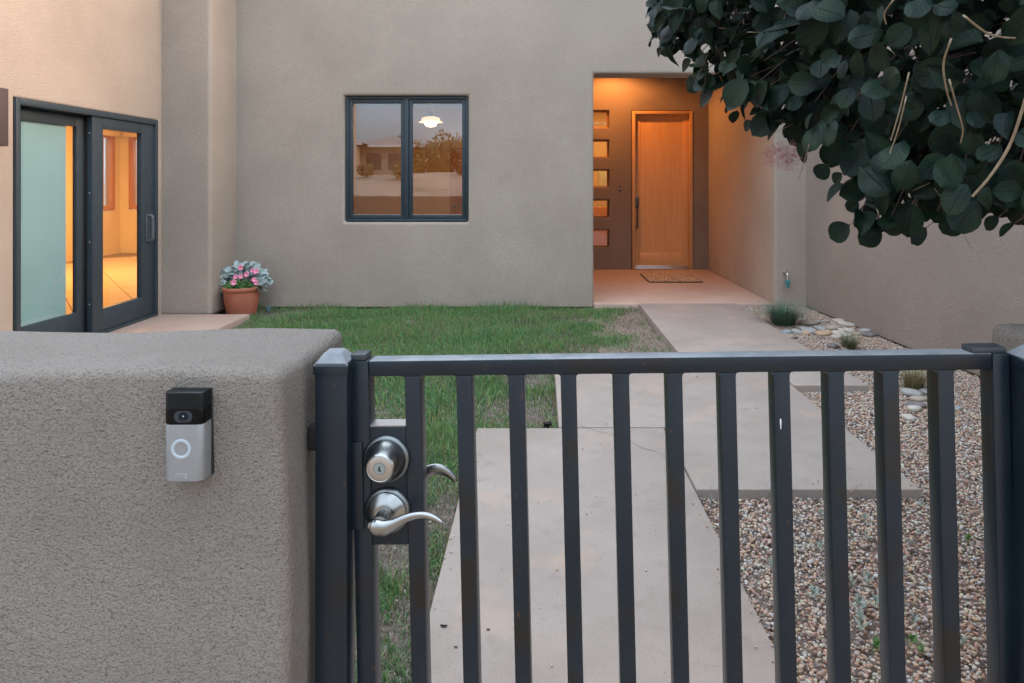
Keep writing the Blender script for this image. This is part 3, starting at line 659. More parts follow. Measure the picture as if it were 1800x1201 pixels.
def blades(n, xr, yr, hmin, hmax, wid, dens, colf, lean=.45, flat=False, z=LAWN_Z):
    x = rng.uniform(*xr, n); y = rng.uniform(*yr, n); k = (rng.random(n) < dens(x, y)) & ~inside_slab(x, y, -.012 if not flat else .01); x, y = x[k], y[k]; n = len(x)
    h = rng.uniform(hmin, hmax, n) * (.75 + .35 * np.clip(noise2(x, y, 6, 8), -1, 1)); a = rng.uniform(0, 6.28, n); la = rng.uniform(0, 6.28, n); ln = rng.gamma(2, lean / 2, n).clip(0, 1.4)
    if flat: ln = rng.uniform(1.1, 1.5, n)
    dirx, diry = np.cos(la), np.sin(la); wx, wy = np.cos(a) * wid / 2, np.sin(a) * wid / 2
    w = rng.uniform(.7, 1.3, n); wx = wx * w; wy = wy * w
    base = np.stack([x, y, np.full(n, z - .008) if not flat else z + rng.uniform(0, .01, n)], 1)
    def pt(t, s):
        l = ln * t; r = np.sin(l) * t * h; zz = np.cos(l * .9) * t * h
        return base + np.stack([dirx * r + wx * s, diry * r + wy * s, zz], 1)
    V = np.stack([pt(0, -1), pt(0, 1), pt(.55, -.8), pt(.55, .8), pt(1, 0)], 1).reshape(-1, 3)
    i = np.arange(n)[:, None] * 5
    F = np.concatenate([i + [0, 1, 3], i + [0, 3, 2], i + [2, 3, 4]])
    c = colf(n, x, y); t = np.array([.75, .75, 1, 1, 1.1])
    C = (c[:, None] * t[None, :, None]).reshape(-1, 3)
    return V, F, C
def green(n, x, y):
    p = 2.25 * np.array([(.045, .112, .028), (.060, .130, .033), (.035, .095, .040), (.085, .145, .040), (.050, .110, .055)])
    c = p[rng.integers(0, 5, n)] * rng.uniform(.75, 1.2, (n, 1)); s = rng.random(n) < (.19 + .10 * noise2(x, y, 3, 9)); c[s] = np.array([.30, .27, .13]) * rng.uniform(.7, 1.15, (s.sum(), 1)); return c
def straw(n, x, y):
    p = np.array([(.25, .205, .135), (.17, .135, .09), (.34, .31, .26), (.12, .09, .065), (.22, .115, .075)])
    return p[rng.choice(5, n, p=[.33, .25, .22, .14, .06])] * rng.uniform(.75, 1.15, (n, 1))
def merge(*parts):
    V, F, C, o = [], [], [], 0
    for v, f, c in parts: V.append(v); F.append(f + o); C.append(c); o += len(v)
    return np.concatenate(V), np.concatenate(F), np.concatenate(C)
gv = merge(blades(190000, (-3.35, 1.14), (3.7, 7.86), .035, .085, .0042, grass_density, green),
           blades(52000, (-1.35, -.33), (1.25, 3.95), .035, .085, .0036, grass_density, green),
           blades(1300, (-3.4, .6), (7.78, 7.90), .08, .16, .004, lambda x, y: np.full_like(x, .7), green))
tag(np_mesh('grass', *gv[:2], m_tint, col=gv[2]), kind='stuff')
bare = lambda x, y: np.clip(1.15 - grass_density(x, y), .12, 1)
th = merge(blades(42000, (-3.3, 1.14), (3.4, 7.86), .03, .07, .0038, lambda x, y: bare(x, y) * .8, straw, flat=True), blades(26000, (-1.35, -.33), (1.25, 3.9), .02, .06, .0026, bare, straw, flat=True))
tag(np_mesh('dry_thatch', *th[:2], m_tint, col=th[2]), kind='stuff')

# ------------------------------------------------------------------ gravel
PAL = np.array([(.44, .31, .235), (.50, .40, .31), (.36, .225, .170), (.58, .50, .43), (.25, .165, .135), (.48, .335, .28), (.60, .55, .50), (.19, .16, .155), (.30, .27, .25), (.40, .27, .175), (.13, .10, .095)])
PW = np.array([.16, .13, .14, .07, .10, .13, .035, .06, .08, .06, .03])
def ico(level):
    b = bmesh.new(); bmesh.ops.create_icosphere(b, subdivisions=level, radius=1); b.verts.ensure_lookup_table()
    v = np.array([v.co[:] for v in b.verts]); f = np.array([[x.index for x in q.verts] for q in b.faces]); b.free(); return v, f
def gravel_xy(n, xr, yr):
    x = rng.uniform(*xr, n); y = rng.uniform(*yr, n)
    wall = 3.06 + (7.9 - y) * .0618 - .02
    ok = (x < wall) & ~((x < A_[2] + .004) & (y < A_[3])) & ~((x < B_[2] + .006) & (y > B_[1] - .006) & (y < B_[3])) & ~((x < C_[2] + .006) & (y > C_[1] - .006)) & (x > .70)
    return x[ok], y[ok]
def stones(level, x, y, smin, smax, z, pal=PAL, pw=PW, flat=.62):
    v, f = ico(level); n = len(x); k = len(v)
    jit = 1 + rng.normal(0, .13 if level > 1 else .10, (n, k, 1)); s = rng.uniform(smin, smax, n) / 2 * rng.choice([1, 1, 1.25, .8], n)
    sc3 = np.stack([s * rng.uniform(.9, 1.35, n), s * rng.uniform(.75, 1.05, n), s * rng.uniform(flat - .14, flat + .2, n)], 1)
    P = v[None] * jit * sc3[:, None]
    til = rand_rot(n); tl_ = rotz(rng.uniform(0, 6.28, n)); mixr = rng.random(n) < .35
    M = np.where(mixr[:, None, None], til, tl_)
    P = np.einsum('nij,nkj->nki', M, P) + np.stack([x, y, z + rng.uniform(-.004, .008, n)], 1)[:, None]
    c = np.clip(1.36 * pal[rng.choice(len(pal), n, p=pw / pw.sum())] * rng.uniform(.75, 1.2, (n, 1)), 0, .54)
    return P.reshape(-1, 3), (f[None] + (np.arange(n) * k)[:, None, None]).reshape(-1, 3), np.repeat(c, k, 0)
xa, ya = gravel_xy(52000, (.70, 3.4), (1.5, 4.1)); xb, yb = gravel_xy(62000, (1.70, 3.4), (4.1, 7.88))
gs = merge(stones(2, xa, ya, .0075, .0145, GRAV_Z), stones(1, xb, yb, .0085, .0160, GRAV_Z))
tag(np_mesh('gravel', *gs[:2], m_stone, col=gs[2], smooth=True), kind='stuff')
n = 2600; x = rng.uniform(-3.2, 1.14, n); y = rng.uniform(1.3, 7.86, n); k = (rng.random(n) < bare(x, y)) & ~inside_slab(x, y, .01); 
pb = stones(1, x[k], y[k], .006, .014, LAWN_Z - .004, np.array([(.42, .40, .38), (.55, .52, .48), (.25, .2, .17), (.33, .24, .18)]), np.ones(4))
def along(n, x0, x1, y0, y1, sp): return rng.uniform(x0, x1, n) + rng.normal(0, sp, n) * (x0 == x1), rng.uniform(y0, y1, n) + rng.normal(0, sp, n) * (y0 == y1)
ex, ey = [np.concatenate(q_) for q_ in zip(along(60, .70, .70, 1.9, 3.1, .03), along(50, .75, 1.7, 3.1, 3.1, .02), along(60, 1.72, 1.72, 3.1, 4.6, .025), along(50, 2.23, 2.23, 4.7, 7.8, .03), along(45, -.35, -.35, 1.9, 3.85, .025), along(60, -.3, .7, 1.9, 3.8, .5), along(30, .2, 1.6, 3.3, 5.2, .5))]
pb = merge(pb, stones(1, ex, ey, .003, .009, .006))
tag(np_mesh('pebbles', *pb[:2], m_stone, col=pb[2], smooth=True), kind='stuff')

# flat river stones: (u, v, width px, tone)
RS = [(1420, 569, 31, 'b'), (1438, 566, 12, 'g'), (1451, 566, 13, 'b'), (1473, 564, 18, 'p'), (1487, 571, 24, 'p'), (1466, 577, 27, 'r'), (1442, 577, 22, 'g'), (1410, 577, 15, 'g'), (1382, 584, 14, 'l'), (1401, 584, 18, 'g'),
      (1422, 582, 25, 'g'), (1446, 587, 25, 'o'), (1416, 586, 15, 'o'), (1433, 587, 11, 'd'), (1476, 588, 26, 'p'), (1471, 592, 20, 'p'), (1493, 582, 20, 'p'), (1504, 587, 18, 'b'), (1520, 583, 22, 'g'), (1527, 589, 24, 'd'),
      (1487, 614, 14, 'p'), (1452, 582, 10, 'p'), (1481, 581, 13, 'p'), (1387, 592, 14, 'b'), (1396, 593, 12, 'd'), (1489, 590, 14, 'p'), (1464, 609, 20, 'd'),
      (1602, 692, 28, 'g'), (1628, 689, 20, 'g'), (1613, 702, 26, 'b'), (1610, 712, 28, 'd'), (1607, 719, 23, 'p'), (1598, 735, 21, 'p'), (1685, 717, 10, 'l')]
TONE = {'b': ((.30, .255, .20), (.40, .35, .28), 'buff'), 'g': ((.28, .29, .28), (.40, .40, .38), 'grey'), 'p': ((.42, .39, .34), (.52, .48, .42), 'pale'), 'l': ((.24, .30, .34), (.33, .38, .41), 'blue grey'),
        'o': ((.38, .25, .155), (.46, .33, .22), 'orange tan'), 'd': ((.13, .12, .115), (.22, .20, .19), 'dark grey'), 'r': ((.30, .27, .24), (.44, .36, .28), 'ringed')}
TM = {k: mat('river_stone_' + v[2].replace(' ', '_'), v[0], v[1], 22, .75, bumps=((70, .003, 3),)) for k, v in TONE.items()}
SZ = lambda w: 'broad' if w >= 24 else ('small' if w < 15 else 'flat')
iv, if_ = ico(3); RSO = {}
for (u, v, wpx, t) in RS:
    p = gnd(u, v, GRAV_Z + .012); w = wpx / 1200 * p.y * .56; P = iv * (1 + .10 * np.sin(iv[:, [0]] * random.uniform(2, 4) + random.uniform(0, 6)) + .08 * np.sin(iv[:, [1]] * random.uniform(2, 5) + random.uniform(0, 6)))
    hgt = random.uniform(.20, .30) * w + .006; P = P * np.array([w, w * random.uniform(.8, 1.15), hgt]); P[:, 2] = np.sign(P[:, 2]) * np.abs(P[:, 2]) ** .8 * hgt ** .2
    a = random.uniform(-.5, .5); ca, sa = math.cos(a), math.sin(a); P = np.stack([P[:, 0] * ca - P[:, 1] * sa, P[:, 0] * sa + P[:, 1] * ca, P[:, 2]], 1)
    o = np_mesh('river_stone', P, if_, TM[t], smooth=True); o.location = (p.x, p.y, GRAV_Z + .006 + hgt * .45); o.rotation_euler = (random.uniform(-.10, .10), random.uniform(-.10, .10), 0)
    where = 'by the blue grass clump' if v < 620 else 'by the dry grass clump'
    tag(o, None, 'stone', 'flat river stones on the gravel'); RSO.setdefault((f'{SZ(wpx)} {TONE[t][2]} river stone', where), []).append((u, o))
ORD = ['first', 'second', 'third', 'fourth', 'fifth', 'sixth', 'seventh', 'eighth', 'ninth', 'tenth']
for (nm_, where), rows_ in RSO.items():
    rows_.sort(key=lambda q_: q_[0])
    for k, (_, o) in enumerate(rows_): o['label'] = (f'{nm_} {where}' if len(rows_) == 1 else f'{nm_} {where}, {ORD[k]} of {len(rows_)} from the path').replace('of 2', 'of two').replace('of 3', 'of three').replace('of 4', 'of four')

# ------------------------------------------------------------------ grass clumps and seedlings
def clump(label, x, y, h, spread, n, pal):
    t = thing('ornamental_grass', label, 'grass clump', (x, y, GRAV_Z))
    a = rng.uniform(0, 6.28, n); r0 = spread * .16 * np.sqrt(rng.random(n)); hh = h * rng.uniform(.45, 1.05, n); ln = rng.uniform(.05, 1.1, n) ** 1.2; wd = .0032
    d = np.stack([np.cos(a), np.sin(a), 0 * a], 1); s = np.stack([-np.sin(a), np.cos(a), 0 * a], 1) * wd / 2; base = d * r0[:, None]; rows = []
    for q in (0, .35, .7, 1):
        c_ = base + d * (hh * np.sin(ln * q) * q)[:, None] * (spread / h * .75) + np.array([0, 0, 1]) * (hh * np.cos(ln * q * .8) * q)[:, None]
        rows += [c_ - s * (1 - q * .8), c_ + s * (1 - q * .8)]
    V = np.stack(rows, 1).reshape(-1, 3); i = np.arange(n)[:, None] * 8
    F = np.concatenate([i + [0, 1, 3, 2], i + [2, 3, 5, 4], i + [4, 5, 7, 6]]); pal = np.array(pal)
    c = np.repeat(pal[rng.integers(0, len(pal), n)] * rng.uniform(.8, 1.2, (n, 1)), 8, 0)
    np_mesh('blades', V, F, m_tint, col=c, parent=t)
    m = n // 5; k = blades(m, (-spread * .35, spread * .35), (-spread * .35, spread * .35), .04, .12, .003, lambda x, y: x * 0 + 1, straw, flat=True, z=.008) if False else None
clump('blue green ornamental grass clump at the porch corner beside the hose tap', 2.44, 6.86, .25, .62, 1700, [(.085, .17, .14), (.11, .20, .15), (.07, .14, .10), (.17, .22, .13)])
clump('small olive grass clump at the foot of the river stone cluster', *gnd(1492, 616, GRAV_Z).xy, .15, .30, 600, [(.13, .17, .09), (.18, .19, .10), (.25, .21, .12), (.11, .15, .10)])
clump('half dry yellow grass clump seen between the gate bars', *gnd(1606, 684, GRAV_Z).xy, .17, .32, 750, [(.21, .20, .09), (.33, .27, .14), (.15, .17, .08), (.40, .34, .21)])
NUM = ['zeroth', 'first', 'second', 'third', 'fourth', 'fifth', 'sixth', 'seventh', 'eighth', 'ninth', 'tenth', 'eleventh', 'twelfth']
def gap_words(u):
    k = sum(u > e for e in (740, 831, 922, 1015, 1108, 1203, 1300, 1392, 1487, 1583, 1678))
    return f'between {NUM[k]} and {NUM[k + 1]} gate bars' if k < 11 else 'between the last gate bar and the hinge stile'
SEED = [(90, 640, 1), (270, 630, 1), (590, 622, 1.1), (430, 690, 1.2), (562, 702, 1.2), (572, 758, 1.3), (425, 790, 1), (275, 850, 1), (442, 880, .8), (410, 942, 1.4), (575, 905, 1.4), (548, 985, 1.8), (597, 972, 1.6),
        (740, 655, 1), (767, 800, 1.1), (713, 778, 1), (555, 1050, 1.5), (600, 1108, -1), (710, 1085, -1.2), (740, 1112, -1), (715, 1022, 1.2), (885, 768, -1), (525, 402, .8), (596, 398, .9), (410, 322, .7), (530, 905, .9),
        (870, 1085, 1), (682, 500, .8), (755, 575, .9), (345, 772, .8)]
m_sage = mat('sage_leaf', (.27, .34, .30), (.34, .41, .36), 60, .8); m_weed = mat('weed_leaf', (.09, .20, .055), (.13, .26, .08), 60, .7)
def seedling(name, label, grp, m, broad):
    t = thing(name, label, 'seedling', (0, 0, 0), grp); bm = bmesh.new()
    nl = 9 if not broad else 8
    for k in range(nl):
        a = k * 2.4; ti = .25 + .9 * (1 - k / nl); l = .026 * (1.0 if k < 6 else .75) * (1.1 if broad else 1); w = .0045 if not broad else .008; z0 = .004 + .022 * k / nl
        d = Vector((math.cos(a) * math.sin(ti), math.sin(a) * math.sin(ti), math.cos(ti))); s = Vector((-math.sin(a), math.cos(a), 0)); o = Vector((0, 0, z0))
        v = [bm.verts.new(o), bm.verts.new(o + d * l * .5 + s * w), bm.verts.new(o + d * l), bm.verts.new(o + d * l * .5 - s * w), bm.verts.new(o + d * l * .52 + Vector((0, 0, -.0015)))]
        bm.faces.new((v[0], v[1], v[4])); bm.faces.new((v[1], v[2], v[4])); bm.faces.new((v[2], v[3], v[4])); bm.faces.new((v[3], v[0], v[4]))
    finish('leaves', bm, m, t); bm = bmesh.new(); tube(bm, [(0, 0, -.01), (.001, 0, .028)], .0011, 5); finish('stem', bm, m, t); return t
sg = seedling('sage_seedling', 'small silvery sage seedling growing up through the gravel', 'sage seedlings in the gravel', m_sage, False)
wd_ = seedling('weed', 'tiny bright green weed sprouting in the gravel', 'green weeds in the gravel', m_weed, True)
gap_seen = {}
used = {id(sg): False, id(wd_): False}
for (zx, zy, s) in SEED:
    src = sg if s > 0 else wd_; p = gnd(1200 + zx / 1.763, 520 + zy / 1.763, GRAV_Z)
    if not used[id(src)]: o = src; used[id(src)] = True
    else:
        o = src.copy(); COL.objects.link(o)
        for ch in src.children: c_ = ch.copy(); COL.objects.link(c_); c_.parent = o
    g_ = ('silvery sage seedling' if s > 0 else 'bright green weed') + ' in gravel ' + gap_words(1200 + zx / 1.763); gap_seen.setdefault(g_, []).append((-zy, o))
    o.location = p; o.rotation_euler = (random.uniform(-.15, .15), random.uniform(-.15, .15), random.uniform(0, 6.28)); k = abs(s) * random.uniform(.75, 1.05); o.scale = (k, k, k * random.uniform(.9, 1.3))

for g_, rows_ in gap_seen.items():
    rows_.sort(key=lambda q_: q_[0])
    for k, (_, o) in enumerate(rows_): o['label'] = ('lone ' if len(rows_) == 1 else ('nearest ' if k == 0 else NUM[k + 1] + ' nearest ')) + g_
# small things on the ground
for (u, v, s, lab) in ((780, 1101, 1.5, 'largest curled black leaf scrap on the near path slab'), (858, 1107, .8, 'black leaf scrap on the path between the second and third gate bars'), (801, 1138, .8, 'small black leaf scrap near the left edge of the path')):
    p = gnd(u, v, .003); bm = bmesh.new()
    for i in range(5):
        a = (i / 4 - .5); r = .004 * s * (1 - (2 * a) ** 2 * .8)
        ring = [bm.verts.new((a * .016 * s, -r, .0012 + .004 * s * a * a)), bm.verts.new((a * .016 * s, r * .3, .0022 * s)), bm.verts.new((a * .016 * s, r, .004 * s * abs(a) + .001))]
        if i:
            bm.faces.new((pr[0], ring[0], ring[1], pr[1])); bm.faces.new((pr[1], ring[1], ring[2], pr[2]))
        pr = ring
    bmesh.ops.solidify(bm, geom=bm.faces[:], thickness=.0006); o = finish('leaf_scrap', bm, m_rubber); o.location = p; o.rotation_euler = (0, 0, random.uniform(-.4, .6)); tag(o, lab, 'leaf')
def head(label, p, r, m):
    t = thing('sprinkler_head', label, 'sprinkler', p); bm = bmesh.new(); lathe(bm, [(r * .8, -.03), (r * .8, .004), (r, .006), (r, .014), (r * .7, .018), (r * .35, .016), (.0, .016)], 20); finish('body', bm, m, t)
    bm = bmesh.new(); lathe(bm, [(r * .3, .014), (r * .3, .024), (0, .025)], 14); finish('nozzle', bm, m_alu, t)
head('small round black sprinkler head at the inner corner of the path slabs', gnd(962, 747, LAWN_Z + .03), .024, m_black)
head('small blue grey sprinkler head in the grass beside the flower pot', (at(472, 545, 7.62).x, 7.62, LAWN_Z + .05), .024, mat('blue_plastic', (.10, .18, .26), None, 1, .4))

# ------------------------------------------------------------------ flower pot
pc = Vector((at(424.5, 555, 7.50).x, 7.50, -.075)); PR = .200
pot = thing('flower_pot', 'ribbed round terracotta pot in the corner beside the landing', 'pot', pc)
prof = [(0, .004), (.130, 0), (.138, .01)]
for k in range(25):
    t = k / 24; r = .138 + (PR - .016 - .138) * (1 - (1 - t) ** 1.7); prof += [(r + .0022, .015 + .255 * t), (r - .0012, .015 + .255 * t + .0055)]
prof += [(PR - .008, .288), (PR, .296), (PR, .325), (PR - .006, .332), (PR - .022, .330), (PR - .026, .29), (0, .286)]
bm = bmesh.new(); lathe(bm, prof, 56); finish('body', bm, m_terra, pot, True, 60)
bm = bmesh.new(); lathe(bm, [(0, .300), (PR - .028, .296)], 32); finish('soil', bm, m_soil, pot)
def leaf_mesh(name, L_, W_, m, cup=.2, bend=.35, nu=5, nv=2, obov=.62, wav=.0, thick=0):
    """a leaf along +y with its upper side to +z; petiole at the origin"""
    V, U = [], []
    for i in range(nu + 1):
        t = i / nu; w = W_ / 2 * (math.sin(math.pi * t ** obov) ** .55 if 0 < t < 1 else .02)
        for j in range(-nv, nv + 1):
            s = j / nv; x = s * w; V.append((x, t * L_, -bend * L_ * t * t * .5 + cup * abs(s) ** 1.5 * w + wav * math.sin(t * 9 + s * 3) * L_)); U.append((s * .5 + .5, t))
    k = 2 * nv + 1; F = [(i * k + j, i * k + j + 1, (i + 1) * k + j + 1, (i + 1) * k + j) for i in range(nu) for j in range(2 * nv)]
    return np.array(V), np.array(F), np.array(U)
def place_leaves(tmpl, P, D, N, S):
    """P n x 3 places, D directions, N upper-side normals, S sizes -> merged V, F, UV"""
    V, F, U = tmpl; D = D / np.linalg.norm(D, axis=1)[:, None]; X = np.cross(D, N); X /= np.linalg.norm(X, axis=1)[:, None] + 1e-9; Z = np.cross(X, D)
    M = np.stack([X, D, Z], 2) * S[:, None, None]
    W = np.einsum('nij,kj->nki', M, V) + P[:, None]
    n, k = len(P), len(V); return W.reshape(-1, 3), (F[None] + (np.arange(n) * k)[:, None, None]).reshape(-1, F.shape[1]), np.tile(U, (n, 1))
def unit(v): return v / (np.linalg.norm(v, axis=-1, keepdims=True) + 1e-9)
m_dusty = mat('dusty_miller_leaf', (.27, .36, .355), (.40, .48, .465), 60, .85); m_petleaf = mat('petunia_leaf', (.075, .185, .045), (.115, .24, .065), 60, .6)
m_petal = mat('petunia_petal', (.78, .17, .36), (.85, .36, .52), 40, .6, stretch='obj'); m_eye = mat('petunia_eye', (.62, .52, .08), None, 1, .7)
dust = thing('dusty_miller', 'silvery grey foliage plant at the back of the terracotta pot', 'plant', pc + Vector((0, .02, .30)))
n = 240; a = rng.uniform(-.35, math.pi + .35, n); rr = rng.uniform(.05, .235, n); zz = .225 * np.sqrt(np.clip(1 - (rr / .25) ** 2, 0, 1)) * rng.uniform(.55, 1.12, n) - .01
P = np.stack([np.cos(a) * rr * 1.08, np.sin(a) * rr * .75, zz], 1)
P[:30, 0] = np.where(rng.random(30) < .5, -1, 1) * rng.uniform(.15, .235, 30); P[:30, 1] = rng.uniform(-.10, .05, 30); P[:30, 2] = rng.uniform(-.02, .11, 30)
P = P[~((np.abs(P[:, 0]) < .13) & (P[:, 1] < -.02))]; n = len(P)
D = unit(P * [1, 1, .4] + [0, 0, .05]) + rng.normal(0, .45, (n, 3)); Nn = unit(P + [0, -.25, .25]) + rng.normal(0, .35, (n, 3))
v, f_, u = place_leaves(leaf_mesh('d', .085, .058, None, .25, .5, 6, 3, .7, .03), P, D, Nn, rng.uniform(.8, 1.25, n))
np_mesh('foliage', v, f_, m_dusty, smooth=True, parent=dust)
bm = bmesh.new()
for k in range(14): tube(bm, spline([(random.uniform(-.05, .05), random.uniform(-.02, .04), -.01), tuple(P[k * 7 % n] * .6), tuple(P[k * 7 % n])], 4), .003, 5)
finish('stems', bm, m_dusty, dust)
pet = thing('petunia', 'pink petunia with small green leaves at the front of the terracotta pot', 'plant', pc + Vector((0, -.06, .30)))
n = 420; a = rng.uniform(math.pi, 2 * math.pi, n); rr = .17 * np.sqrt(rng.random(n)); P = np.stack([np.cos(a) * rr, np.sin(a) * rr * .75 + .06, rng.uniform(0, .12, n) * (1.1 - rr / .2) + .01], 1)
D = unit(P * [1, 1, .3] + [0, -.05, .08]) + rng.normal(0, .5, (n, 3)); v, f_, u = place_leaves(leaf_mesh('p', .034, .015, None, .2, .5, 3, 1), P, D, unit(rng.normal(0, .5, (n, 3)) + [0, -.4, .8]), rng.uniform(.7, 1.3, n))
np_mesh('foliage', v, f_, m_petleaf, smooth=True, parent=pet)
bm = bmesh.new(); nf = 40; cen = bm.verts.new((0, 0, -.012)); rings = []
for q, zq in ((.22, -.004), (.55, .004), (.85, .006), (1, .002)):
    rings.append([bm.verts.new((.034 * q * (1 - .17 * q * (0.5 + .5 * math.cos(5 * 2 * math.pi * k / nf)) ** 3) * math.cos(2 * math.pi * k / nf), .034 * q * (1 - .17 * q * (.5 + .5 * math.cos(5 * 2 * math.pi * k / nf)) ** 3) * math.sin(2 * math.pi * k / nf), zq + .0025 * math.sin(10 * math.pi * k / nf) * q)) for k in range(nf)])
for k in range(nf): bm.faces.new((cen, rings[0][k], rings[0][(k + 1) % nf]))
for r0, r1 in zip(rings, rings[1:]):
    for k in range(nf): bm.faces.new((r0[k], r0[(k + 1) % nf], r1[(k + 1) % nf], r1[k]))
flw = None
for (fx, fyy, dp) in ((490, 283, .02), (683, 328, 0), (742, 345, -.02), (405, 433, -.06), (490, 430, -.05), (585, 393, -.04), (375, 525, -.10), (708, 480, -.09), (742, 530, -.12)):
    w_ = at(370 + fx / 9.24, 440 + fyy / 9.24, 7.44 + dp)
    if flw is None:
        flw = finish('flower', bm, m_petal, pet); b2 = bmesh.new(); lathe(b2, [(.008, -.008), (.005, -.002), (0, -.001)], 10); fe = finish('flower_eye', b2, m_eye, flw); o = flw
    else:
        o = flw.copy(); COL.objects.link(o); e = fe.copy(); COL.objects.link(e); e.parent = o
    o.location = w_ - pet.location; d = Vector((random.uniform(-.35, .35), -1, random.uniform(.1, .6))); o.rotation_euler = d.to_track_quat('Z', 'Y').to_euler(); s = random.uniform(.78, 1.0); o.scale = (s, s, s)

# ------------------------------------------------------------------ smoke bush over the gate
m_leaf = bpy.data.materials.new('smoke_bush_leaf'); m_leaf.use_nodes = True; t = m_leaf.node_tree; b = t.nodes['Principled BSDF']
uvn = t.nodes.new('ShaderNodeUVMap'); sp = t.nodes.new('ShaderNodeSeparateXYZ'); t.links.new(uvn.outputs[0], sp.inputs[0])
def mth(op, a_, b_=None):
    n_ = t.nodes.new('ShaderNodeMath'); n_.operation = op
    for i_, q_ in enumerate((a_, b_)):
        if q_ is None: continue
        if isinstance(q_, (int, float)): n_.inputs[i_].default_value = q_
        else: t.links.new(q_, n_.inputs[i_])
    return n_.outputs[0]
du = mth('ABSOLUTE', mth('SUBTRACT', sp.outputs[0], .5))
side = mth('ABSOLUTE', mth('SUBTRACT', mth('FRACT', mth('MULTIPLY', mth('SUBTRACT', sp.outputs[1], mth('MULTIPLY', du, .55)), 7.0)), .5))
vein = mth('MULTIPLY', mth('SUBTRACT', 1.0, mth('MINIMUM', 1.0, mth('MULTIPLY', side, 9.0))), .30)
mid = mth('SUBTRACT', 1.0, mth('MINIMUM', 1.0, mth('MULTIPLY', du, 36.0)))
vv = mth('MAXIMUM', vein, mid)
nz_ = t.nodes.new('ShaderNodeTexNoise'); nz_.inputs['Scale'].default_value = 17; gg = t.nodes.new('ShaderNodeNewGeometry'); t.links.new(gg.outputs['Position'], nz_.inputs['Vector'])
rmp = t.nodes.new('ShaderNodeValToRGB'); rmp.color_ramp.elements[0].position = .35; rmp.color_ramp.elements[1].position = .68
rmp.color_ramp.elements[0].color = (.0026, .0140, .0125, 1); rmp.color_ramp.elements[1].color = (.010, .0285, .0120, 1); _e = rmp.color_ramp.elements.new(.80); _e.color = (.018, .040, .046, 1); t.links.new(nz_.outputs[0], rmp.inputs[0])
mm = t.nodes.new('ShaderNodeMix'); mm.data_type = 'RGBA'; t.links.new(vv, mm.inputs[0]); t.links.new(rmp.outputs[0], mm.inputs[6]); mm.inputs[7].default_value = (.022, .018, .019, 1)
t.links.new(mm.outputs[2], b.inputs['Base Color']); b.inputs['Roughness'].default_value = .50; b.inputs['Specular IOR Level'].default_value = .22
bpn = t.nodes.new('ShaderNodeBump'); bpn.inputs['Distance'].default_value = .0012; t.links.new(vv, bpn.inputs['Height']); t.links.new(bpn.outputs[0], b.inputs['Normal'])
m_bark = mat('bush_bark', (.075, .055, .045), (.14, .11, .09), 40, .9, bumps=((70, .003, 3),)); m_dry = mat('dry_stalk', (.17, .125, .075), (.25, .19, .125), 60, .8); m_twig = mat('red_twig', (.12, .07, .06), None, 1, .7)
m_plume = mat('plume_hair', (.42, .17, .18), (.52, .26, .26), 80, .9)
bush = thing('smoke_bush', 'large dark leaved smoke bush hanging over the gate from the right', 'shrub', (2.35, 2.1, GRAV_Z))
def rel(p): return p - bush.location
bm = bmesh.new()
for p_, r_ in (([(0, 0, -.1), (-.03, .02, .5), (-.10, .0, 1.0), (-.25, -.05, 1.6), (-.5, -.1, 2.2)], (.05, .045, .04, .03, .018)), ([(.05, .05, -.1), (.12, .1, .6), (.2, .2, 1.3), (.2, .3, 2.0), (.1, .4, 2.6)], (.045, .04, .035, .025, .014)), ([(-.05, -.04, -.1), (-.1, -.15, .6), (-.2, -.4, 1.2), (-.45, -.65, 1.9)], (.04, .035, .03, .016))):
    tube(bm, spline(p_, 4), np.interp(np.linspace(0, 1, (len(p_) - 1) * 4 + 1), np.linspace(0, 1, len(r_)), r_), 9)
finish('trunk', bm, m_bark, bush)
# silhouette of the hanging crown: lower edge as v of u, front and back depth as a function of u
EU = np.array([1140, 1165, 1210, 1250, 1310, 1345, 1385, 1410, 1440, 1470, 1495, 1510, 1560, 1600, 1650, 1700, 1750, 1800, 1900, 2100, 2500])
EV = np.array([40, 88, 120, 165, 205, 215, 235, 262, 240, 275, 300, 330, 372, 385, 384, 376, 374, 388, 430, 520, 600])
def lower(u): return np.interp(u, EU, EV)
def front(u): return np.interp(u, [1140, 1300, 1450, 1600, 1800, 2500], [2.15, 1.80, 1.48, 1.24, 1.12, 1.05])
def back(u): return np.interp(u, [1140, 1300, 1500, 1800, 2500], [2.5, 2.6, 2.7, 2.9, 3.2])
LP, LD, LN, LS = [], [], [], []; twigs = bmesh.new(); CEN = np.array([2.0, 2.0, 2.1])
def add_leaf(p, d, nrm, s): LP.append(p); LD.append(d); LN.append(nrm); LS.append(s)
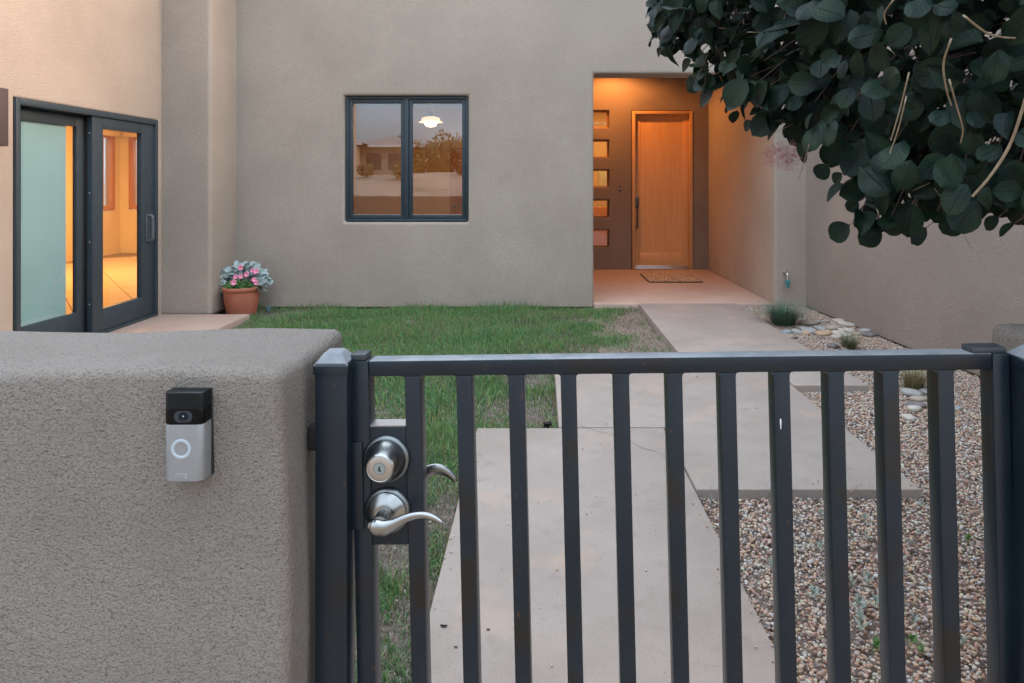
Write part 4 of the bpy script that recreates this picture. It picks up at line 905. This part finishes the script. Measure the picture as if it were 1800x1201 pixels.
def twig_leaves(tip, n, length=.30, size=1.0, root=None):
    tip = Vector(tip); root = Vector(root) if root else tip + (Vector(CEN) - tip).normalized() * length + Vector((0, .03, .12))
    path = spline([root, (root + tip) / 2 + Vector((0, 0, .03)), tip], 5); tube(twigs, [rel(q_) for q_ in path], np.linspace(.0028, .0013, len(path)), 5)
    for k in range(n):
        f = 1 - k / n * .85; i = min(int(f * (len(path) - 1)), len(path) - 2); q_ = path[i].lerp(path[i+1], f * (len(path) - 1) - i); tg = (path[i+1] - path[i]).normalized()
        a = k * 2.4 + random.uniform(-.4, .4); s_ = tg.cross(Vector((0, 0, 1))).normalized(); w_ = s_.cross(tg); rad = s_ * math.cos(a) + w_ * math.sin(a)
        dd = (tg * .5 + rad * .9 + Vector((0, 0, -.35))).normalized(); pp = q_ + dd * .018
        nn = Vector((-.35, -.75, .55)) + Vector([random.gauss(0, .38) for _ in range(3)]); add_leaf(np.array(pp), np.array(dd), np.array(nn), size * random.uniform(.7, 1.1))
        tube(twigs, [rel(q_), rel(pp)], .0009, 4, False)
# the leafy tips that make the outline
TIPS = [(1160, 45, 2.25), (1152, 62, 2.3), (1175, 20, 2.3), (1190, 78, 2.25), (1168, 84, 2.3), (1222, 105, 2.15), (1232, 128, 2.1), (1262, 160, 2.05), (1295, 170, 2.0), (1300, 190, 2.0), (1330, 210, 1.9), (1350, 215, 1.9), (1380, 215, 1.85), (1424, 262, 1.8), (1428, 240, 1.8), (1425, 250, 1.75),
        (1465, 285, 1.7), (1490, 300, 1.65), (1495, 320, 1.6), (1520, 350, 1.6), (1505, 392, 1.6), (1535, 405, 1.6), (1560, 400, 1.55), (1545, 380, 1.6), (1600, 385, 1.5), (1640, 395, 1.45), (1700, 375, 1.4), (1720, 370, 1.35), (1770, 374, 1.3), (1800, 386, 1.25),
        (1210, 40, 2.2), (1240, 70, 2.1), (1280, 110, 2.0), (1340, 160, 1.9), (1420, 200, 1.75)]
for (u, v, Y) in TIPS: twig_leaves(at(u, v - 4, Y), 9 if v < 380 else 10, .26, random.uniform(.6, .95))
# the body of the crown
n = 15000; u = rng.uniform(1150, 2500, n); v = rng.uniform(-900, 520, n); lim = lower(u) - 12 - np.where(u < 1640, rng.exponential(22, n), 6); dep = rng.random(n) ** 1.25
Yv = front(u) + (back(u) - front(u)) * dep + .10 * np.sin(u * .03) * np.cos(v * .025)
lim = lim - 26 * np.clip(1 - dep, 0, 1) * 0 ; k = v < lim; k &= ~((u < 1290) & (v < -150)); k &= Yv > .93
Xw = (u - 950) / 1200 * Yv; Zw = H - (v - 322) / 1200 * Yv; k &= (Zw < 3.0) & (Xw < 3.1); k &= rng.random(n) < np.clip(Yv ** 2 / 3.2, .25, 1)
P = np.stack([Xw, Yv, Zw], 1)[k]; n = len(P)
D = unit(P - CEN) * .6 + rng.normal(0, .6, (n, 3)) + [0, 0, -.5]; Nn = unit(P - CEN - [0, .3, -.4]) * .8 + [-.2, -.45, .35] + rng.normal(0, .45, (n, 3))
for q_ in range(n): add_leaf(P[q_], D[q_], Nn[q_], rng.uniform(.5, 1.2))
for q_ in range(0, n, 6):
    if P[q_][1] < 1.3: continue
    a_ = Vector(P[q_]); c_ = a_ + (Vector(CEN) - a_).normalized() * .22 + Vector((random.uniform(-.04, .04), .04, random.uniform(0, .08))); tube(twigs, [rel(c_), rel(a_.lerp(c_, .5) + Vector((0, 0, .015))), rel(a_)], [.002, .0016, .001], 5)
finish('twigs', twigs, m_twig, bush)
n = 3400; d_ = unit(rng.normal(0, 1, (n, 3))); P = np.array([1.95, 1.15, 2.55]) + d_ * (rng.random((n, 1)) ** .45) * [1.45, 1.15, .95]  # unseen leaves overhead, added to shade the crown and the gate
uu = 950 + P[:, 0] / np.maximum(P[:, 1], .05) * 1200; vv_ = 322 - (P[:, 2] - H) / np.maximum(P[:, 1], .05) * 1200
P = P[((vv_ < -60) | (uu > 1900) | (P[:, 1] < .05)) & (P[:, 0] > .35)]; n = len(P)
D = unit(P - CEN) * .6 + rng.normal(0, .6, (n, 3)) + [0, 0, -.5]; Nn = [0, -.2, .9] + rng.normal(0, .45, (n, 3))
for q_ in range(n): add_leaf(P[q_], D[q_], Nn[q_], rng.uniform(.9, 1.4))
LP, LD, LN, LS = map(np.array, (LP, LD, LN, LS)); LD = unit(LD); LN = LN - LD * (LN * LD).sum(1)[:, None]; LN = unit(LN)
tm_ = [leaf_mesh('l', .070, .060, None, .18, .45, 7, 3, 1.10, .010), leaf_mesh('l', .066, .050, None, .65, 1.15, 7, 3, .92, -.03), leaf_mesh('l', .074, .058, None, -.15, .45, 7, 3, 1.15, .035)]
uu = 950 + LP[:, 0] / LP[:, 1] * 1200; vvv = 322 - (LP[:, 2] - H) / LP[:, 1] * 1200
vis = (uu > 1100) & (uu < 1830) & (vvv > -30) & (vvv < 450)
cell = {}; order = np.argsort(LP[:, 1])                      # nearest first; the fronts of the crown become single leaves
picks = []
for q_ in order:
    if not vis[q_]: continue
    c_ = (int(uu[q_] // 24), int(vvv[q_] // 24)); 
    if cell.get(c_, 0) >= 1: continue
    cell[c_] = 1; picks.append(q_)
picks = sorted(picks, key=lambda q_: -LS[q_] / LP[q_, 1])[:300]; pset = set(picks)
lm = []
for k in range(3):
    o = np_mesh('leaf', tm_[k][0], tm_[k][1], m_leaf, uv=tm_[k][2], smooth=True); lm.append(o.data); bpy.data.objects.remove(o)
for q_ in picks:
    o = link('leaf', lm[q_ % 3], bush); d_ = Vector(LD[q_]); z_ = Vector(LN[q_]); x_ = d_.cross(z_); s_ = float(LS[q_])
    o.matrix_basis = Matrix.LocRotScale(rel(Vector(LP[q_])), Matrix((x_, d_, z_)).transposed().to_quaternion(), Vector((s_,) * 3))
rest = np.array([q_ for q_ in range(len(LP)) if q_ not in pset]); Vs, Fs, Us, off = [], [], [], 0
for k in range(3):
    r_ = rest[rest % 3 == k]; a_, f_, u_ = place_leaves(tm_[k], LP[r_] - np.array(bush.location), LD[r_], LN[r_], LS[r_]); Vs.append(a_); Fs.append(f_ + off); Us.append(u_); off += len(a_)
tag(np_mesh('foliage', np.concatenate(Vs), np.concatenate(Fs), m_leaf, uv=np.concatenate(Us), smooth=True, parent=bush), kind='stuff')
Z6 = lambda x, y, Y: rel(at(1120 + x / 2.647, y / 2.647, Y))
for pts_, Y, r_ in (([(1262, 350), (1225, 500), (1180, 655)], 1.02, .0022), ([(1250, 460), (1215, 600), (1175, 715)], 1.02, .0021), ([(1458, 190), (1425, 300), (1440, 420), (1462, 492)], .98, .0028), ([(1455, 380), (1488, 500), (1515, 600), (1505, 665)], .97, .0022),
                   ([(1830, 380), (1745, 650), (1650, 810), (1560, 915)], .92, .0040), ([(1525, 78), (1620, 150), (1690, 172), (1758, 178)], .95, .0030), ([(1200, -10), (1152, 60), (1158, 112)], 1.0, .0025), ([(802, 670), (775, 760), (750, 840)], 1.55, .0020),
                   ([(318, 485), (400, 448)], 1.9, .0016), ([(440, 425), (372, 495)], 1.9, .0016), ([(520, 150), (610, 148), (670, 110), (702, 45)], 1.7, .0018), ([(500, 455), (435, 528)], 1.9, .0013), ([(330, 250), (280, 350), (235, 340)], 2.0, .0013), ([(380, 130), (450, 130), (500, 85)], 1.9, .0016),
                   ([(720, 580), (632, 620)], 1.75, .0012), ([(1360, 852), (1282, 888)], 1.3, .0013), ([(1385, 880), (1470, 990), (1490, 1040)], 1.3, .0012), ([(1490, 1040), (1560, 1165)], 1.3, .0008), ([(0, 205), (145, 150)], 2.15, .0007), ([(320, 355), (310, 400), (280, 440)], 2.0, .0011)):
    bm = bmesh.new(); q0 = [Z6(x_, y_, Y + .02 * i_) for i_, (x_, y_) in enumerate(pts_)]; p_ = spline([q0[0] + (q0[0] + bush.location - cam.location) * .13] + q0, 6); r_ *= .62; tube(bm, p_, np.linspace(r_, r_ * .7, len(p_)), 6); finish('dry_stalk', bm, m_dry, bush)
pc_ = at(1376, 274, 1.85); bm = bmesh.new()
for k in range(330):
    d_ = Vector([random.gauss(0, 1) for _ in range(3)]).normalized(); r_ = .046 * random.random() ** .45; a_ = pc_ + Vector((d_.x * 1.15, d_.y, d_.z * .85)) * r_; e_ = Vector([random.gauss(0, 1) for _ in range(3)]).normalized() * .014
    tube(bm, [rel(a_), rel(a_ + e_ * .5 + d_ * .003), rel(a_ + e_)], .00055, 3, False)
tube(bm, [rel(at(1335, 292, 1.85)), rel(pc_), rel(at(1405, 258, 1.83))], .0007, 4); finish('plume', bm, m_plume, bush)

# ------------------------------------------------------------------ across the street (what the front window mirrors)
m_nwall = mat('neighbour_wall', (.34, .27, .20), (.38, .30, .23), 1, .9); m_nroof = mat('neighbour_roof', (.20, .165, .14), (.27, .22, .19), 2, .9); m_white = mat('white_door', (.62, .60, .57), None, 1, .6)
def tz(x, y): return float(terrain(np.array(x), np.array(y)))
nb = thing('neighbour_house', 'low tan house with hipped roof mirrored in the left pane of the front window', 'house', (-15.2, -32, 1.95))
box('wall', (-6.2, -4, -.6), (3.0, 3, 2.05), m_nwall, nb, .02); box('wall', (3.002, -4, -.6), (6.2, 1.6, 1.95), m_nwall, nb, .02)
def hip(x0, x1, y0, y1, z0, z1, k):
    bm = bmesh.new(); lo = [bm.verts.new(c_) for c_ in ((x0, y0, z0), (x1, y0, z0), (x1, y1, z0), (x0, y1, z0))]; ym = (y0 + y1) / 2; a_ = bm.verts.new((x0 + k, ym, z1)); b_ = bm.verts.new((x1 - k, ym, z1))
    for f in ((lo[0], lo[1], b_, a_), (lo[1], lo[2], b_), (lo[2], lo[3], a_, b_), (lo[3], lo[0], a_)): bm.faces.new(f)
    bm.faces.new(lo); return bm
finish('roof', hip(-6.8, 3.6, -4.6, 3.6, 2.06, 3.35, 4.0), m_nroof, nb); finish('roof', hip(2.6, 6.8, -4.5, 2.2, 1.97, 2.75, 2.0), m_nroof, nb)
for x0, x1 in ((-.2, 2.4), (-3.4, -.8)):
    g_ = box('garage_door', (x0, 3.001, -.5), (x1, 3.04, 1.5), m_white, nb, .005)
for x0 in (3.4, 4.9): box('window', (x0, 1.601, .35), (x0 + 1.0, 1.65, 1.45), m_slate, nb, .01)
box('fascia', (-6.82, 3.601, 1.92), (3.62, 3.64, 2.08), m_white, nb); box('fascia', (3.63, 2.201, 1.85), (6.82, 2.24, 1.99), m_white, nb)
m_jun = mat('juniper_needles', (.15, .145, .075), (.23, .20, .11), 2, .8)
def juniper(nq=1500):
    d = unit(rng.normal(0, 1, (nq, 3))); r = rng.random(nq) ** .4; P = d * r[:, None] * [1.25, 1.25, 1.1] + [0, 0, 1.15]; P *= 1 + .18 * np.sin(d[:, [0]] * 5 + d[:, [1]] * 7)
    q = rng.normal(0, 1, (nq, 4, 3)) * .09; V = (P[:, None] + q).reshape(-1, 3); return V, np.arange(nq * 4).reshape(-1, 4)
jv, jf = juniper(); jm = None; JC = [0, 0]
for i, (x, y, s) in enumerate(((-9.3, -33, 1.05), (-8.1, -35, .95), (-6.9, -34, 1.2), (-5.4, -33, 1.0), (-4.1, -35, 1.15), (-2.9, -33, 1.2), (-10.6, -38, 1.3), (-1.2, -36, 1.3), (1.2, -35, 1.1), (-22, -35, 1.6), (-7.7, -22, .42), (-10.2, -24, .40), (-11.5, -22, .45), (-4.6, -25, .36), (-13, -20, .4))):
    big = s > .6; nm = 'juniper_tree' if big else 'desert_shrub'
    t_ = thing(nm, f'olive juniper tree mirrored in the front window, {ORD[JC[0]]} of its row' if big else f'low desert shrub on the bank mirrored in the window, {ORD[JC[1]]} of its group', 'tree' if big else 'shrub', (x, y, tz(x, y)), 'junipers across the street' if big else 'desert shrubs across the street', (0, 0, i * 1.3))
    JC[0 if big else 1] += 1
    t_.scale = (s, s, s * random.uniform(.85, 1.1))
    if jm is None: o = np_mesh('crown', jv, jf, m_jun, parent=t_); jm = o.data; bm = bmesh.new(); tube(bm, [(0, 0, -.3), (.05, 0, .5), (0, .05, 1.2)], [.12, .09, .05], 7); tr = finish('trunk', bm, m_bark, t_).data
    else: link('crown', jm, t_); link('trunk', tr, t_)
